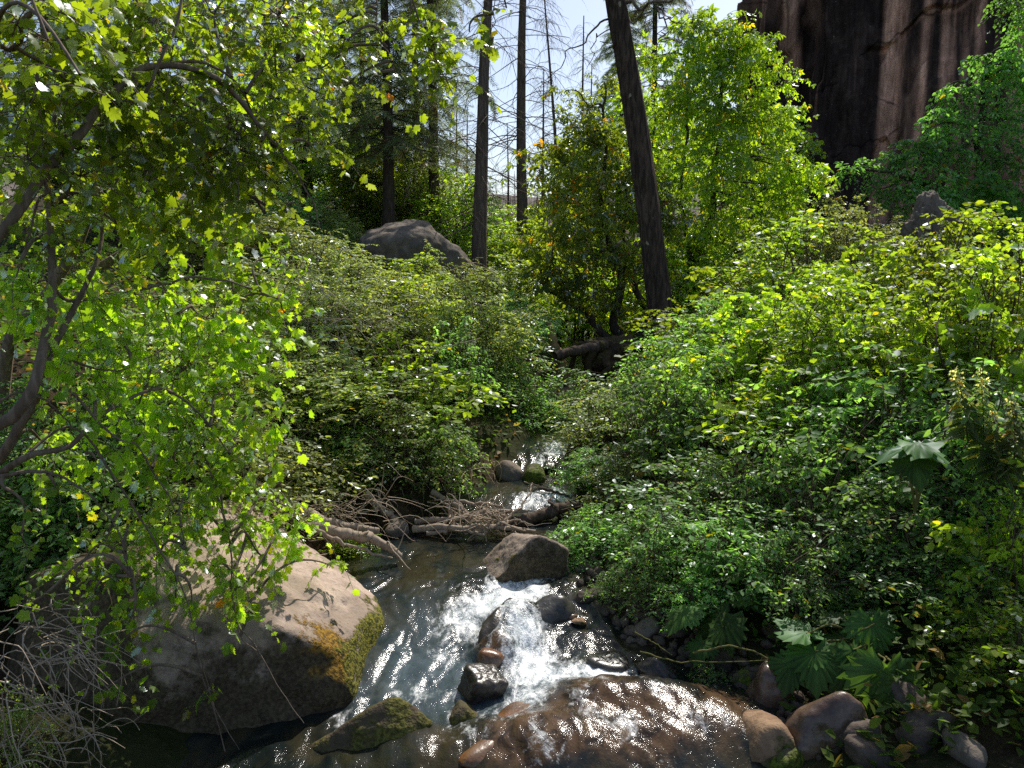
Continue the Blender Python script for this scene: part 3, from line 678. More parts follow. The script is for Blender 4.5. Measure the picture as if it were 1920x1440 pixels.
SHRUBS = [  # photo column of the crown, photo row of its top, distance, crown width, kind, label
    # left slope, far rows
    (470, 330, 25, 4.2, 'paleA', 'shrub under the tall firs at the back of the left slope'),
    (560, 360, 24, 4, 'drkB', 'dark shrub between two firs at the back of the left slope'),
    (625, 395, 24, 2.6, 'paleB', 'pale shrub touching the left side of the domed boulder'),
    (705, 250, 31, 4.5, 'brtB', 'tall sunlit shrub behind the domed boulder between two fir trunks'),
    (770, 300, 30, 3.6, 'paleA', 'pale shrub standing right behind the domed boulder'),
    (850, 330, 29, 4, 'brtB', 'yellow green shrub between the domed boulder and the thick bare trunk'),
    (930, 425, 27, 3, 'brtB', 'low sunny shrub between the two thick bare trunks'),
    (800, 445, 20.3, 1.2, 'paleB', 'small shrub growing across the face of the domed boulder'),
    (985, 415, 26, 2.4, 'brtA', 'sunny shrub at the foot of the right bare trunk'),
    # left slope, middle rows
    (420, 400, 18, 4, 'paleB', 'pale shrub under the hanging maple tips on the left slope'),
    (530, 420, 18, 3.6, 'paleA', 'glinting shrub left of the domed boulder in the middle of the slope'),
    (610, 440, 16.5, 3, 'paleB', 'pale shrub directly below the left shoulder of the domed boulder'),
    (705, 500, 17, 2.8, 'paleA', 'pale shrub directly below the domed boulder'),
    (790, 500, 18, 2.8, 'brtB', 'green shrub below the right end of the domed boulder'),
    (870, 490, 18.5, 2.6, 'paleB', 'shrub hiding the foot of the left thick bare trunk'),
    (945, 500, 19, 2.4, 'brtB', 'yellowish shrub just right of the left thick bare trunk foot'),
    (480, 500, 13.5, 3, 'paleA', 'large pale shrub on the slope behind the maple leaves'),
    (590, 540, 13, 2.6, 'paleB', 'silvery glinting shrub at the middle of the left slope'),
    (690, 565, 13.5, 2.4, 'paleA', 'silvery shrub above the brushwood on the left slope'),
    (790, 560, 14.5, 2.4, 'brtB', 'mid green shrub on the left bank above the dark creek corner'),
    (880, 560, 14, 2.2, 'paleB', 'shrub leaning to the stream above the dark hollow'),
    (965, 555, 15.5, 2.0, 'drkB', 'dark round shrub overhanging the stream at the bend'),
    # left slope, near rows
    (400, 600, 10.5, 2.6, 'paleA', 'pale shrub on the left bank behind the drooping maple'),
    (510, 650, 10.5, 2.2, 'paleB', 'silvery shrub on the left bank above the long driftwood pole'),
    (610, 655, 11, 2.0, 'paleA', 'brightest glinting shrub on the left bank beside the dark hollow'),
    (700, 700, 11, 1.8, 'paleB', 'shrub with brown dead twigs above the left creek bank'),
    (770, 640, 11.6, 1.94, 'brtB', 'yellowish shrub under the bent branch on the left bank'),
    (855, 610, 12.6, 1.3, 'drkB', 'dark shrub hanging over the black hollow of the left bank'),
    (470, 770, 8.8, 1.9, 'paleB', 'pale shrub behind the top of the big boulder'),
    (570, 780, 10.2, 1.4, 'paleA', 'low shrub between the driftwood pole and the brushwood'),
    (660, 800, 10.3, 1.3, 'drkA', 'low shaded shrub left of the log jam'),
    (760, 770, 10.4, 1.5, 'paleB', 'shrub trailing over the log jam'),
    (820, 800, 10.4, 1.1, 'drkA', 'shaded shrub right above the log jam'),
    (330, 770, 7.6, 2.2, 'paleA', 'shrub behind the drooping maple over the big boulder'),
    (170, 800, 7.2, 2.4, 'drkA', 'shadowed shrub deep behind the maple stems'),
    (20, 760, 7, 2.4, 'drkB', 'dark shrub at the left edge behind the maple stems'),
    (60, 930, 7.2, 1.7, 'drkA', 'small leafed dark shrub behind the left end of the big boulder'),
    (190, 960, 7.4, 1.4, 'drkB', 'dark shrub in the shade behind the leafy top of the big boulder'),
    (20, 1290, 4.5, .42, 'paleA', 'low leafy shrub in the lower left corner behind bare twigs'),
    (655, 1020, 8.2, .5, 'brtB', 'bright leafy sprout between the big boulder and the driftwood logs'),
    (590, 870, 9.6, .9, 'brtB', 'yellow green sprout above the long driftwood pole'),
    (950, 650, 13.4, 1.7, 'drkB', 'dark shrub closing over the stream from the left at the bend'),
    (905, 700, 12.2, 1.1, 'drkA', 'dark shrub below the overhanging one by the black hollow'),
    (1075, 690, 13.6, 1.6, 'drkB', 'shaded shrub closing over the stream from the right at the bend'),
    (1010, 735, 12.9, .9, 'drkA', 'low dark shrub in the hollow above the upper cascade'),
    # right bank, far rows
    (1385, 395, 24, 4, 'brtA', 'bright shrub below the box elder crowns'),
    (1480, 400, 21, 3.4, 'paleA', 'pale shrub before the foot of the cliff'),
    (1590, 385, 19, 3.2, 'paleB', 'rounded pale shrub at the foot of the dark cliff face'),
    (1300, 450, 21, 3, 'brtA', 'bright shrub just right of the leaning fir trunk'),
    (1090, 480, 21, 3.2, 'brtA', 'bright shrub behind the mossy root mound'),
    (1680, 400, 13, 2.6, 'brtA', 'bright shrub overlapping the rugged grey rock from the left'),
    (1800, 395, 11.5, 2.4, 'brtB', 'tall bright shrub right of the rugged grey rock'),
    (1905, 405, 10.5, 2.2, 'brtB', 'yellow tipped shrub at the right edge below the dark tree'),
    # right bank, middle rows
    (1390, 490, 16, 3, 'brtA', 'sunny shrub behind the right bank right of the leaning trunk'),
    (1500, 470, 15, 3, 'brtB', 'sunny shrub in the middle of the right bank slope'),
    (1610, 500, 13, 2.6, 'brtA', 'sunny lobed leaf shrub left below the rugged grey rock'),
    (1330, 590, 13.5, 2.2, 'drkA', 'dark shrub to the right of the leaning trunk foot'),
    (1235, 655, 13, 1.6, 'drkB', 'dark shrub hiding the foot of the leaning trunk'),
    (1430, 570, 12, 2.4, 'brtA', 'bright shrub on the right bank slope above the shaded shrubs'),
    (1550, 570, 11, 2.2, 'brtB', 'bright upright shrub at the centre of the right bank'),
    (1670, 545, 10, 2.2, 'brtA', 'yellow green shrub on the right bank lit from behind'),
    (1790, 520, 9.2, 2.2, 'brtB', 'tall bright shrub on the right bank near the photo edge'),
    (1905, 540, 8.6, 1.9, 'brtA', 'bright shrub at the right photo edge above the nettles'),
    # right bank, near rows
    (1140, 720, 11.3, 1.7, 'paleB', 'small leafed grey green shrub overhanging the upper stream'),
    (1240, 720, 11, 1.6, 'drkA', 'shrub behind the grey green shrub of the right bank'),
    (1330, 690, 10.5, 1.7, 'drkB', 'shaded shrub below the dark shrub by the leaning trunk'),
    (1440, 700, 9.8, 1.8, 'brtB', 'half sunny shrub on the right bank shoulder'),
    (1560, 690, 9.2, 1.8, 'drkA', 'glossy shrub below the brightest patch of the right bank'),
    (1680, 690, 8.6, 1.8, 'drkA', 'glossy shrub behind the pair of big lobed leaves'),
    (1800, 720, 7.9, 1.7, 'drkB', 'dark shrub around the pale nettle stalks'),
    (1910, 760, 7.2, 1.5, 'drkA', 'dark shrub at the right photo edge below the nettles'),
    (1110, 850, 10, .8, 'drkA', 'low shrub on the right water edge of the upper stream'),
    (1170, 850, 9.6, 1.3, 'paleB', 'low grey green shrub above the triangular boulder'),
    (1290, 860, 9.1, 1.5, 'drkA', 'low shaded shrub on the right bank above the arching stalk'),
    (1420, 850, 8.5, 1.5, 'drkB', 'shaded shrub at mid height of the right bank'),
    (1540, 830, 8, 1.5, 'drkA', 'glossy dark shrub left of the pair of big lobed leaves'),
    (1680, 880, 7.3, 1.4, 'drkA', 'dark shrub just below the pair of big lobed leaves'),
    (1800, 900, 6.8, 1.4, 'drkB', 'dark shrub on the right below the nettle stalks'),
    (1105, 955, 8.4, .6, 'herb', 'leafy herb hanging over the triangular boulder'),
    (1140, 970, 8.1, 1.0, 'drkA', 'shaded leafy shrub right of the triangular boulder'),
    (1250, 960, 7.9, 1.2, 'drkB', 'shaded shrub above the arching stalk'),
    (1370, 970, 7.5, 1.2, 'drkA', 'shaded shrub above the middle lobed leaves'),
    (1500, 980, 7.1, 1.2, 'drkB', 'shaded shrub above the dead grass of the right bank'),
    (1640, 1010, 6.6, 1.0, 'drkA', 'dark shrub over the dead grass of the right bank'),
    (1770, 1010, 6.2, 1.2, 'drkA', 'dark glossy shrub low on the right bank'),
    (1890, 930, 5.9, 1.0, 'brtB', 'sunny shrub at the right edge halfway down'),
    (1900, 1120, 5.3, .9, 'brtB', 'sunny shrub at the right edge above the bare twigs'),
    (1830, 1040, 5.9, .8, 'drkB', 'dark shrub behind the sunny shrub at the right edge'),
    (1152, 1112, 7.05, .46, 'herb', 'round leafy plant on the gravel by the rapid'),
    (1230, 1075, 7.4, .7, 'herb', 'broad leafed herb between the shrubs and the round leafy plant'),
    (1060, 1030, 7.9, .55, 'herb', 'leafy herb at the right end of the triangular boulder'),
    (1300, 1075, 7.2, .7, 'herb', 'dark herb patch left of the middle lobed leaves'),
    (1410, 1090, 6.7, .6, 'herb', 'dark herb patch right above the middle lobed leaf'),
    (1330, 1260, 5.85, .34, 'herb', 'small cress like plant at the water edge below the lobed leaf'),
    (1560, 1120, 6.3, .6, 'herb', 'dark herb behind the large cluster of lobed leaves'),
]
used = set()
GROUPS = {'pale': 'pale glinting shrubs', 'brt': 'bright green shrubs', 'drk': 'dark green shrubs', 'herb': 'leafy herbs near the water'}
rs = np.random.default_rng(77)
for px, top, y, wd, kd, lab in SHRUBS:
    hf = .84
    if px > 1200 and 7 <= y < 17: y *= .78; wd *= .93; hf = .80 if y > 8 and px > 1600 else .90
    elif 380 < px < 900 and 8.5 < y < 15: y *= .81; wd *= .95; hf = .90
    elif y < 15: y *= .86
    if wd < 1.95 and kd != 'herb': kd += 'S'
    x = (px-960)/F*y/math.cos(PITCH)*1.0
    tp = P(px, top, y); x = tp[0]; z0 = max(th(x, y), float(wl(y))-.1)
    H = max(tp[2]-z0, .25)*(hf+rs.uniform(-.09, .09)); ph, pw = PH[kd]
    if H < .45*wd*ph/pw: z0 -= .45*wd*ph/pw-H; H = .45*wd*ph/pw
    s = wd/pw; sc = (s, s, H/ph)
    if kd not in used:
        used.add(kd); o = PROTO[kd]; o.location = (x, y, z0); o.rotation_euler = (0, 0, rs.uniform(0, 6.28)); o.scale = sc
    else:
        o = copy_tree(PROTO[kd], (x, y, z0), rs.uniform(0, 6.28), sc)
    o.rotation_euler[0] = rs.uniform(-.16, .16); o.rotation_euler[1] = rs.uniform(-.16, .16)
    o['label'] = lab; o['group'] = GROUPS[kd.rstrip('ABS')]; o['category'] = 'herb' if kd == 'herb' else 'shrub'

# ================================================================ near maples on the left
def pl_lumps(items, ry=1.0, flat=.85):
    out = []
    for it in items:
        px, py, d, r = it[:4]; w = it[4] if len(it) > 4 else 1
        c = P(px, py, d); out.append((c[0], c[1], c[2], r, r*ry, r*flat, w))
    return out
def maple(name, label, limbs, lumps, seed, lsize, dens, tm, nl=9, tl=.34, mat=L_maple, bare=None, twn=.35, sag=.22, **kw):
    rng = np.random.default_rng(seed)
    root = empty(name, tuple(limbs[0][0][0]), label, 'tree')
    off = np.array(limbs[0][0][0])
    lf, tw, (st, li) = foliage(rng, lumps, dens, tm, lsize, nl, tl, **kw)
    mesh('leaves', lf[0]-off, lf[1], mat, root, tint=lf[2])
    parts = [limb(p, r0, r1, 30, 7, w, seed+i) for i, (p, r0, r1, w) in enumerate(limbs)]
    V, Fq = join(parts[:1]); mesh('trunk', V-off, Fq, B_maple, root, smooth=True)
    pts = np.concatenate([spline(p, 30) for p, *_ in limbs])
    Lc = np.array(lumps)[:, :3]
    near = pts[np.argmin(((Lc[:, None]-pts[None])**2).sum(-1)+rng.random((len(Lc), len(pts)))*.15, 1)]
    br = arcs(rng, near, Lc, .012, .005, 12, sag, .08, 5)
    k = int(len(st)*twn); pick = rng.permutation(len(st))[:k]
    t2 = arcs(rng, Lc[li[pick]], st[pick], .004, .0018, 6, .15, .10, 3)
    V, Fq = join(parts[1:]+[br]); lm = mesh('limbs', V-off, Fq, B_maple, root, smooth=True)
    V, Fq = join([t2, tw]+([tubes(*b) for b in bare] if bare else [])); mesh('twigs', V-off, Fq, B_maple, lm)
    return root
pal_map = dict(dark=(.075, .13, .015), light=(.14, .195, .022), odd=((.30, .11, .015), .002), odd2=((.25, .22, .015), .025))
gbase = np.array([-3.3, 4.0, th(-3.3, 4.0)-.2])
LIMBS1 = [
    ([gbase]+px_line([(-60, 900, 3.9), (35, 770, 3.75), (75, 690, 3.8), (92, 590, 3.9), (95, 470, 4.0), (92, 330, 4.1), (110, 200, 4.2), (160, 40, 4.4), (220, -120, 4.7)]), .040, .004, .02),
    (px_line([(-60, 900, 3.9), (-40, 520, 3.7), (10, 430, 3.7), (60, 360, 3.75), (100, 305, 3.8), (160, 240, 3.9), (205, 185, 4.0), (255, 135, 4.1), (300, 122, 4.15), (350, 125, 4.2), (410, 150, 4.3), (455, 195, 4.4), (485, 235, 4.45)]), .030, .012, .01),
    (px_line([(485, 235, 4.45), (520, 275, 4.5), (560, 330, 4.55), (590, 390, 4.6), (600, 430, 4.6)]), .008, .003, .01),
    (px_line([(300, 122, 4.15), (380, 118, 4.3), (450, 160, 4.5), (480, 230, 4.6), (496, 310, 4.65), (497, 400, 4.7)]), .009, .003, .01),
    (px_line([(205, 195, 4.0), (265, 180, 4.0), (300, 120, 4.0), (330, 40, 4.1), (350, -60, 4.2)]), .010, .006, .01),
    (px_line([(-50, 60, 3.4), (60, 65, 3.6), (160, 80, 3.9), (260, 100, 4.3)]), .010, .004, .01),
    (px_line([(-50, 80, 3.4), (20, 90, 3.5), (90, 125, 3.7), (150, 170, 3.9)]), .014, .005, .01),
    (px_line([(60, 360, 3.75), (95, 330, 3.8), (60, 420, 3.85), (30, 520, 3.9)]), .010, .004, .02),
    (px_line([(160, -120, 4.4), (420, -160, 4.8), (640, -130, 5.2), (740, -50, 5.3), (790, 40, 5.3), (820, 110, 5.3), (845, 170, 5.3)]), .014, .003, .02),
    (px_line([(640, -130, 5.2), (690, -40, 5.2), (715, 60, 5.2), (740, 130, 5.2)]), .007, .002, .02),
    (px_line([(740, -50, 5.3), (900, -60, 5.2), (925, 20, 5.2), (918, 90, 5.2)]), .005, .002, .02)]
lum1 = pl_lumps([(40, 50, 3.3, .30), (150, 40, 3.8, .34), (270, 30, 4.2, .38), (400, 30, 4.6, .42), (520, 30, 4.9, .40), (600, 60, 5.1, .25, .8), (60, 190, 3.6, .28), (170, 160, 4.0, .3), (320, 190, 4.4, .36), (430, 230, 4.6, .36), (520, 150, 4.8, .34),
                 (560, 230, 4.8, .22), (575, 275, 4.8, .12), (480, 310, 4.7, .28), (380, 310, 4.6, .34), (270, 280, 4.4, .32), (150, 330, 4.1, .3), (50, 300, 3.8, .25), (450, 250, 4.5, .2, 1.4), (460, 380, 4.8, .2, .8), (350, 400, 4.7, .3, .8), (220, 420, 4.3, .28, .8), (80, 440, 4.0, .28, .8),
                 (720, 40, 5.2, .12, 1.3), (700, 85, 5.2, .10, 1.3), (790, 60, 5.3, .16, 1.6), (830, 100, 5.3, .15, 1.6), (840, 160, 5.3, .12, 1.5), (770, 20, 5.3, .14, 1.5), (680, 20, 5.2, .15, 1), (735, 130, 5.2, .09, .9), (650, 160, 5.3, .14, .7), (690, 170, 5.2, .08, .9), (600, 130, 5.1, .2, .8), (640, 90, 5.1, .16, .7), (925, 70, 5.2, .05, .9), (950, 15, 5.2, .05, .8), (880, 60, 5.3, .09, .9),
                 (90, 75, 2.6, .10, .4), (150, 140, 2.7, .08, .35)])
maple('maple_tree', 'tall maple with an arching limb filling the upper left', LIMBS1, lum1, 101, .050, 265, T_maple(True), 10, .36, droop=.55, **pal_map)
# lower maple, drooping in front of the boulder
g2 = np.array([-3.5, 4.6, th(-3.5, 4.6)-.2])
LIMBS2 = [
    ([g2]+px_line([(-80, 960, 4.2), (10, 850, 4.1), (60, 760, 4.1), (100, 660, 4.1), (150, 560, 4.2), (180, 480, 4.3), (200, 380, 4.5), (260, 260, 4.7)]), .038, .004, .02),
    (px_line([(-80, 960, 4.2), (40, 860, 4.0), (130, 840, 4.1), (180, 790, 4.2), (290, 730, 4.4), (370, 770, 4.6), (430, 850, 4.8)]), .022, .004, .01),
    (px_line([(-60, 905, 4.0), (60, 885, 4.0), (130, 900, 4.1), (210, 975, 4.2), (245, 1080, 4.25)]), .012, .003, .01),
    (px_line([(40, 860, 4.0), (130, 800, 4.2), (200, 870, 4.2), (290, 1010, 4.3), (350, 1120, 4.35), (375, 1260, 4.4), (400, 1330, 4.4), (430, 1440, 4.4)]), .008, .0035, .01),
    (px_line([(375, 1230, 4.4), (405, 1330, 4.4), (452, 1412, 4.4)]), .004, .0018, .004),
    (px_line([(390, 870, 4.8), (430, 1020, 4.7), (440, 1150, 4.6), (480, 1215, 4.55), (530, 1300, 4.5), (570, 1356, 4.5)]), .007, .002, .01),
    (px_line([(433, 1110, 4.65), (450, 1190, 4.6), (483, 1222, 4.55)]), .004, .003, .004),
    (px_line([(100, 660, 4.1), (180, 690, 4.2), (240, 690, 4.3), (330, 640, 4.5)]), .008, .003, .01),
    (px_line([(130, 730, 4.1), (210, 815, 4.2), (260, 840, 4.3), (330, 960, 4.4), (350, 1040, 4.4)]), .008, .003, .01),
    (px_line([(290, 520, 4.6), (330, 570, 4.7), (338, 650, 4.7), (320, 740, 4.7)]), .006, .003, .01),
    (px_line([(-50, 770, 3.9), (40, 740, 4.0), (110, 775, 4.1), (160, 850, 4.2)]), .008, .003, .02)]
lum2 = pl_lumps([(230, 1000, 4.7, .22), (300, 1060, 4.6, .2), (360, 1000, 4.9, .22), (150, 1060, 4.4, .2), (330, 1120, 4.5, .10), (170, 1150, 4.3, .12), (420, 930, 5.2, .22), (480, 1000, 5.1, .14), (500, 1050, 5.0, .1), (90, 830, 4.4, .25), (180, 740, 4.4, .25), (60, 540, 4.0, .28), (180, 560, 4.3, .30), (300, 560, 4.6, .30), (400, 600, 4.9, .3), (470, 650, 5.1, .26), (120, 660, 4.1, .22, .8), (230, 650, 4.4, .28), (340, 690, 4.7, .28), (430, 740, 5.0, .26), (490, 780, 5.1, .18), (260, 760, 4.5, .24), (360, 800, 4.7, .26), (450, 830, 5.0, .24),
                 (300, 850, 4.6, .24), (400, 890, 4.8, .24), (480, 930, 5.1, .22), (520, 980, 5.2, .18), (570, 1020, 5.3, .15), (620, 1060, 5.5, .12), (340, 940, 4.6, .22), (250, 950, 4.4, .18), (200, 1010, 4.3, .16), (300, 1010, 4.5, .18), (230, 1090, 4.3, .14), (240, 1170, 4.3, .12), (215, 1220, 4.25, .06), (430, 990, 4.8, .2), (400, 1060, 4.7, .16),
                 (450, 1070, 4.7, .16), (440, 1130, 4.6, .12), (475, 1150, 4.6, .08), (360, 1130, 4.4, .06), (180, 860, 4.2, .16, .5), (100, 920, 4.1, .18, .5), (40, 1000, 4.0, .16, .5), (50, 1130, 4.0, .14, .5), (560, 960, 5.2, .16, .8), (200, 1290, 4.2, .04), (395, 1290, 4.4, .04)])
maple('maple_tree', 'maple with drooping sprays hanging over the big boulder', LIMBS2, lum2, 102, .050, 270, T_maple(True), 10, .32, droop=.9, **pal_map)
# maples behind
g3 = np.array([-5.2, 7.6, th(-5.2, 7.6)-.2])
LIMBS3 = [([g3]+px_line([(20, 640, 7.2), (90, 560, 7.0), (170, 400, 7.0), (230, 200, 7.2), (300, 20, 7.4), (380, -150, 7.6)]), .07, .02, .03),
          (px_line([(90, 560, 7.0), (300, 430, 7.4), (385, 330, 7.6), (420, 180, 7.8), (430, 0, 8)]), .045, .015, .03),
          (px_line([(170, 400, 7.0), (330, 300, 7.2), (460, 260, 7.3), (560, 330, 7.4)]), .02, .006, .03),
          (px_line([(20, 640, 7.2), (200, 560, 6.8), (380, 520, 6.8), (520, 560, 6.9)]), .02, .006, .03)]
lum3 = pl_lumps([(px, py, d, r) for px, py, d, r in [(40, 100, 6.6, .6), (180, 80, 6.8, .6), (330, 70, 7.2, .6), (470, 80, 7.6, .6), (560, 40, 7.8, .4), (60, 270, 6.6, .55), (210, 250, 7, .55), (350, 230, 7.3, .5), (480, 240, 7.5, .45), (90, 420, 6.6, .5), (230, 400, 7, .5), (350, 420, 7.2, .5), (440, 460, 7.4, .4), (60, 570, 6.5, .45), (180, 600, 6.6, .45), (320, 560, 6.9, .45), (440, 560, 7.1, .4), (540, 590, 7.2, .3), (520, 500, 7.4, .3), (300, 680, 6.6, .4), (420, 680, 6.8, .4)]])
maple('maple_tree', 'shadier maple standing behind the arching maple on the left', LIMBS3, lum3, 103, .070, 120, T_maple(False), 11, .42, droop=.45, **pal_map)

# ================================================================ box elders and other broadleaf trees
def broadleaf(name, label, trunks, lumps, seed, lsize, dens, mat, tm, bark=B_dark, cat='tree', nl=8, tl=.6, br=.03, group=None, **kw):
    rng = np.random.default_rng(seed); off = np.array(trunks[0][0][0])
    root = empty(name, tuple(off), label, cat, group)
    lf, tw, (st, li) = foliage(rng, lumps, dens, tm, lsize, nl, tl, twig_r=.006, **kw)
    mesh('crown', lf[0]-off, lf[1], mat, root, tint=lf[2])
    for i, (p, r0, r1, w) in enumerate(trunks):
        V, Fq = limb(p, r0, r1, 34, 9, w, seed+i); mesh('trunk', V-off, Fq, bark, root, smooth=True)
    pts = np.concatenate([spline(p, 30)[8:] for p, *_ in trunks]); Lc = np.array(lumps)[:, :3]
    cost = ((Lc[:, None]-pts[None])**2).sum(-1)+np.where(pts[None, :, 2] > Lc[:, None, 2]+.2, 3, 0)
    near = pts[np.argmin(cost, 1)]
    b1 = arcs(rng, near, Lc, br, br*.3, 10, .1, .07, 5)
    pick = rng.permutation(len(st))[:len(st)//6]
    b2 = arcs(rng, Lc[li[pick]], st[pick], .008, .003, 5, .1, .1, 3)
    V, Fq = join([b1, b2, tw]); mesh('branches', V-off, Fq, bark, root)
    return root
pal_eld = dict(dark=(.07, .12, .018), light=(.135, .19, .028), odd=((.3, .22, .02), .02), ldroop=.7, tilt=.6)
D = 21
gb = P(1300, 520, D); gb[2] = th(gb[0], D)-.2
broadleaf('box_elder_tree', 'bright box elder with a tall sunlit crown before the cliff',
          [([gb]+px_line([(1310, 470, D), (1335, 400, D), (1345, 290, D), (1350, 180, D), (1360, 60, D)]), .12, .03, .06),
           ([gb]+px_line([(1290, 470, D), (1275, 360, D+.3), (1290, 220, D+.4), (1290, 90, D+.4)]), .09, .02, .06)],
          pl_lumps([(1330, 60, D, .9), (1290, 120, D, .9), (1370, 110, D, .9), (1420, 120, D-.4, .7), (1445, 90, D-.4, .35), (1460, 165, D-.5, .6), (1340, 180, D-.5, 1.0), (1265, 190, D, .9), (1410, 220, D-.3, .9), (1470, 235, D-.5, .4), (1250, 280, D, .9), (1340, 290, D-.8, .9), (1420, 300, D-.3, .9), (1480, 310, D-.8, .6), (1520, 330, D-1, .5), (1545, 345, D-1, .2),
                    (1260, 380, D, .9), (1350, 390, D-.5, .9), (1430, 390, D-.3, .8), (1310, 330, D+.8, .9), (1300, 30, D, .6), (1400, 60, D, .6), (1220, 110, D+.5, .7), (1210, 300, D+.5, .7), (1240, 440, D, .7), (1320, 450, D-.3, .6), (1480, 365, D-.8, .4)], flat=.8), 201, .20, 78, L_elder, T_trio(), nl=7, tl=.75, droop=.5, **pal_eld)
D = 18.5
gb = P(1180, 640, D); gb[2] = th(gb[0], D)-.2
broadleaf('box_elder_tree', 'shadier box elder on curved stems left of the leaning trunk',
          [([gb]+px_line([(1150, 600, D), (1165, 530, D), (1150, 480, D), (1125, 400, D), (1135, 300, D), (1130, 200, D)]), .13, .03, .06),
           ([gb]+px_line([(1130, 625, D-.2), (1100, 590, D-.2), (1060, 560, D-.4), (1020, 540, D-.6)]), .12, .05, .03),
           ([gb]+px_line([(1215, 600, D), (1190, 540, D+.2), (1170, 470, D+.3), (1175, 330, D+.3)]), .12, .03, .06)],
          pl_lumps([(1100, 200, D, .5), (1140, 150, D, .4, .8), (1060, 170, D+.3, .35, .6), (1080, 250, D, .6), (1150, 250, D, .6), (1040, 280, D, .35), (1060, 330, D-.3, .6), (1130, 330, D-.3, .7), (1190, 330, D, .6), (1030, 370, D-.3, .5), (1090, 410, D-.5, .7), (1160, 410, D-.3, .7), (1040, 440, D-.4, .6), (1110, 480, D-.5, .7), (1030, 500, D-.5, .5), (1180, 490, D, .6), (1080, 540, D-.5, .5), (1140, 560, D, .5), (990, 290, D, .25), (1230, 400, D+.2, .6), (1230, 520, D+.2, .6), (1195, 580, D+.2, .4), (1000, 450, D-.3, .3)], flat=.8), 202, .18, 118, L_elder, T_trio(), nl=7, tl=.6, droop=.5, dark=(.065, .115, .02), light=(.13, .185, .03), odd=((.3, .18, .03), .03), ldroop=.7, tilt=.6)
D = 27
gb = P(1860, 420, D); gb[2] = th(gb[0], D)-.2
broadleaf('dark_tree', 'dark green spreading tree in the shade against the cliff',
          [([gb]+px_line([(1850, 380, D), (1830, 300, D), (1840, 200, D), (1850, 110, D)]), .18, .04, .08), ([gb]+px_line([(1760, 370, D-.4), (1690, 330, D-.8), (1640, 320, D-1)]), .1, .03, .05)],
          pl_lumps([(1860, 150, D, .8), (1915, 125, D+.3, .8), (1800, 190, D, .8), (1760, 235, D-.3, .8), (1870, 220, D-.4, 1.0), (1930, 230, D, 1.0), (1720, 285, D-.5, .8), (1800, 280, D-.8, 1.0), (1890, 300, D-1, 1.0), (1670, 310, D-.6, .7), (1620, 318, D-.9, .5), (1590, 318, D-1, .35), (1740, 345, D-1, .9), (1830, 360, D-1, 1.0), (1920, 370, D-1, 1.0), (1650, 355, D-.8, .6), (1700, 375, D-1, .8), (1780, 395, D-1, .8), (1890, 415, D-1, .8), (1960, 150, D, 1.0), (1845, 105, D, .4), (1900, 75, D, .5), (1770, 170, D, .4)], flat=.8),
          203, .15, 95, L_dark, T_oval(.3), nl=10, tl=.7, br=.05, droop=.6, dark=(.07, .15, .06), light=(.14, .25, .09), odd=((.2, .14, .02), .02), tilt=.55)
gb = P(1990, 60, 24)
g0 = np.array([gb[0]+1.5, 24, th(gb[0]+1.5, 24)])
broadleaf('dark_tree', 'small leafy bough entering at the upper right corner', [([g0]+px_line([(2010, 200, 24), (1985, 60, 24), (1930, 15, 24)]), .12, .03, .05)],
          pl_lumps([(1900, 10, 24, .5), (1940, 30, 24, .7), (1985, 10, 24, .9), (1890, -20, 24, .5), (2010, 100, 24, .9), (2030, 200, 24, 1.0)], flat=.8), 204, .12, 130, L_dark, T_oval(.3), nl=9, tl=.6, dark=(.07, .15, .06), light=(.14, .25, .09))
# generic young broadleaf for the background
rng = np.random.default_rng(9)
k = np.arange(16)+.5; ph = np.arccos(1-2*k/16); t = math.pi*(1+5**.5)*k
cc = np.stack([np.cos(t)*np.sin(ph)*1.5, np.sin(t)*np.sin(ph)*1.5, 4.4+np.cos(ph)*2.3], -1)+rng.normal(size=(16, 3))*.25
bgp = broadleaf('young_tree', 'x', [([(0, 0, -.2), (.1, 0, 1.5), (-.1, .1, 3.5), (.1, 0, 6)], .10, .02, .05)], [(*c, .95, .95, .75, 1) for c in cc], 205, .15, 75, L_elder, T_oval(.32), nl=9, tl=.7, droop=.5, dark=(.07, .12, .02), light=(.135, .19, .03), ldroop=.6)
BG = [(620, 230, 34, 1.0, 'young tree between two dark firs left of the domed boulder'), (680, 300, 29, .8, 'young tree just left of the domed boulder'), (500, 200, 30, 1.1, 'leafy tree behind the tip of the arching limb'),
      (400, 150, 28, 1.2, 'leafy tree behind the maple crown left of the dark trunk'), (250, 120, 27, 1.2, 'leafy tree glimpsed through the upper left maple leaves'), (90, 120, 24, 1.2, 'leafy tree far back at the left edge'), (845, 320, 38, .8, 'young tree behind the left bare trunk'),
      (1010, 380, 36, .7, 'young tree behind the right bare trunk'), (1230, 160, 34, 1.3, 'tall leafy tree behind the leaning trunk'), (1420, 190, 30, 1.0, 'leafy tree between the bright box elder and the cliff'), (1130, 250, 33, 1.0, 'leafy tree in the gap left of the leaning trunk'), (760, 330, 37, .8, 'young tree behind the domed boulder between fir trunks')]
for i, (px, top, y, s, lab) in enumerate(BG):
    tp = P(px, top, y); z0 = th(tp[0], y); H = max(tp[2]-z0, 2.0)
    sc = (s, s, H/7.2); loc = (tp[0], y, z0)
    if i == 0: o = bgp; o.location = loc; o.scale = sc
    else: o = copy_tree(bgp, loc, i*1.7, sc)
    o['label'] = lab; o['group'] = 'broadleaf trees in the background'

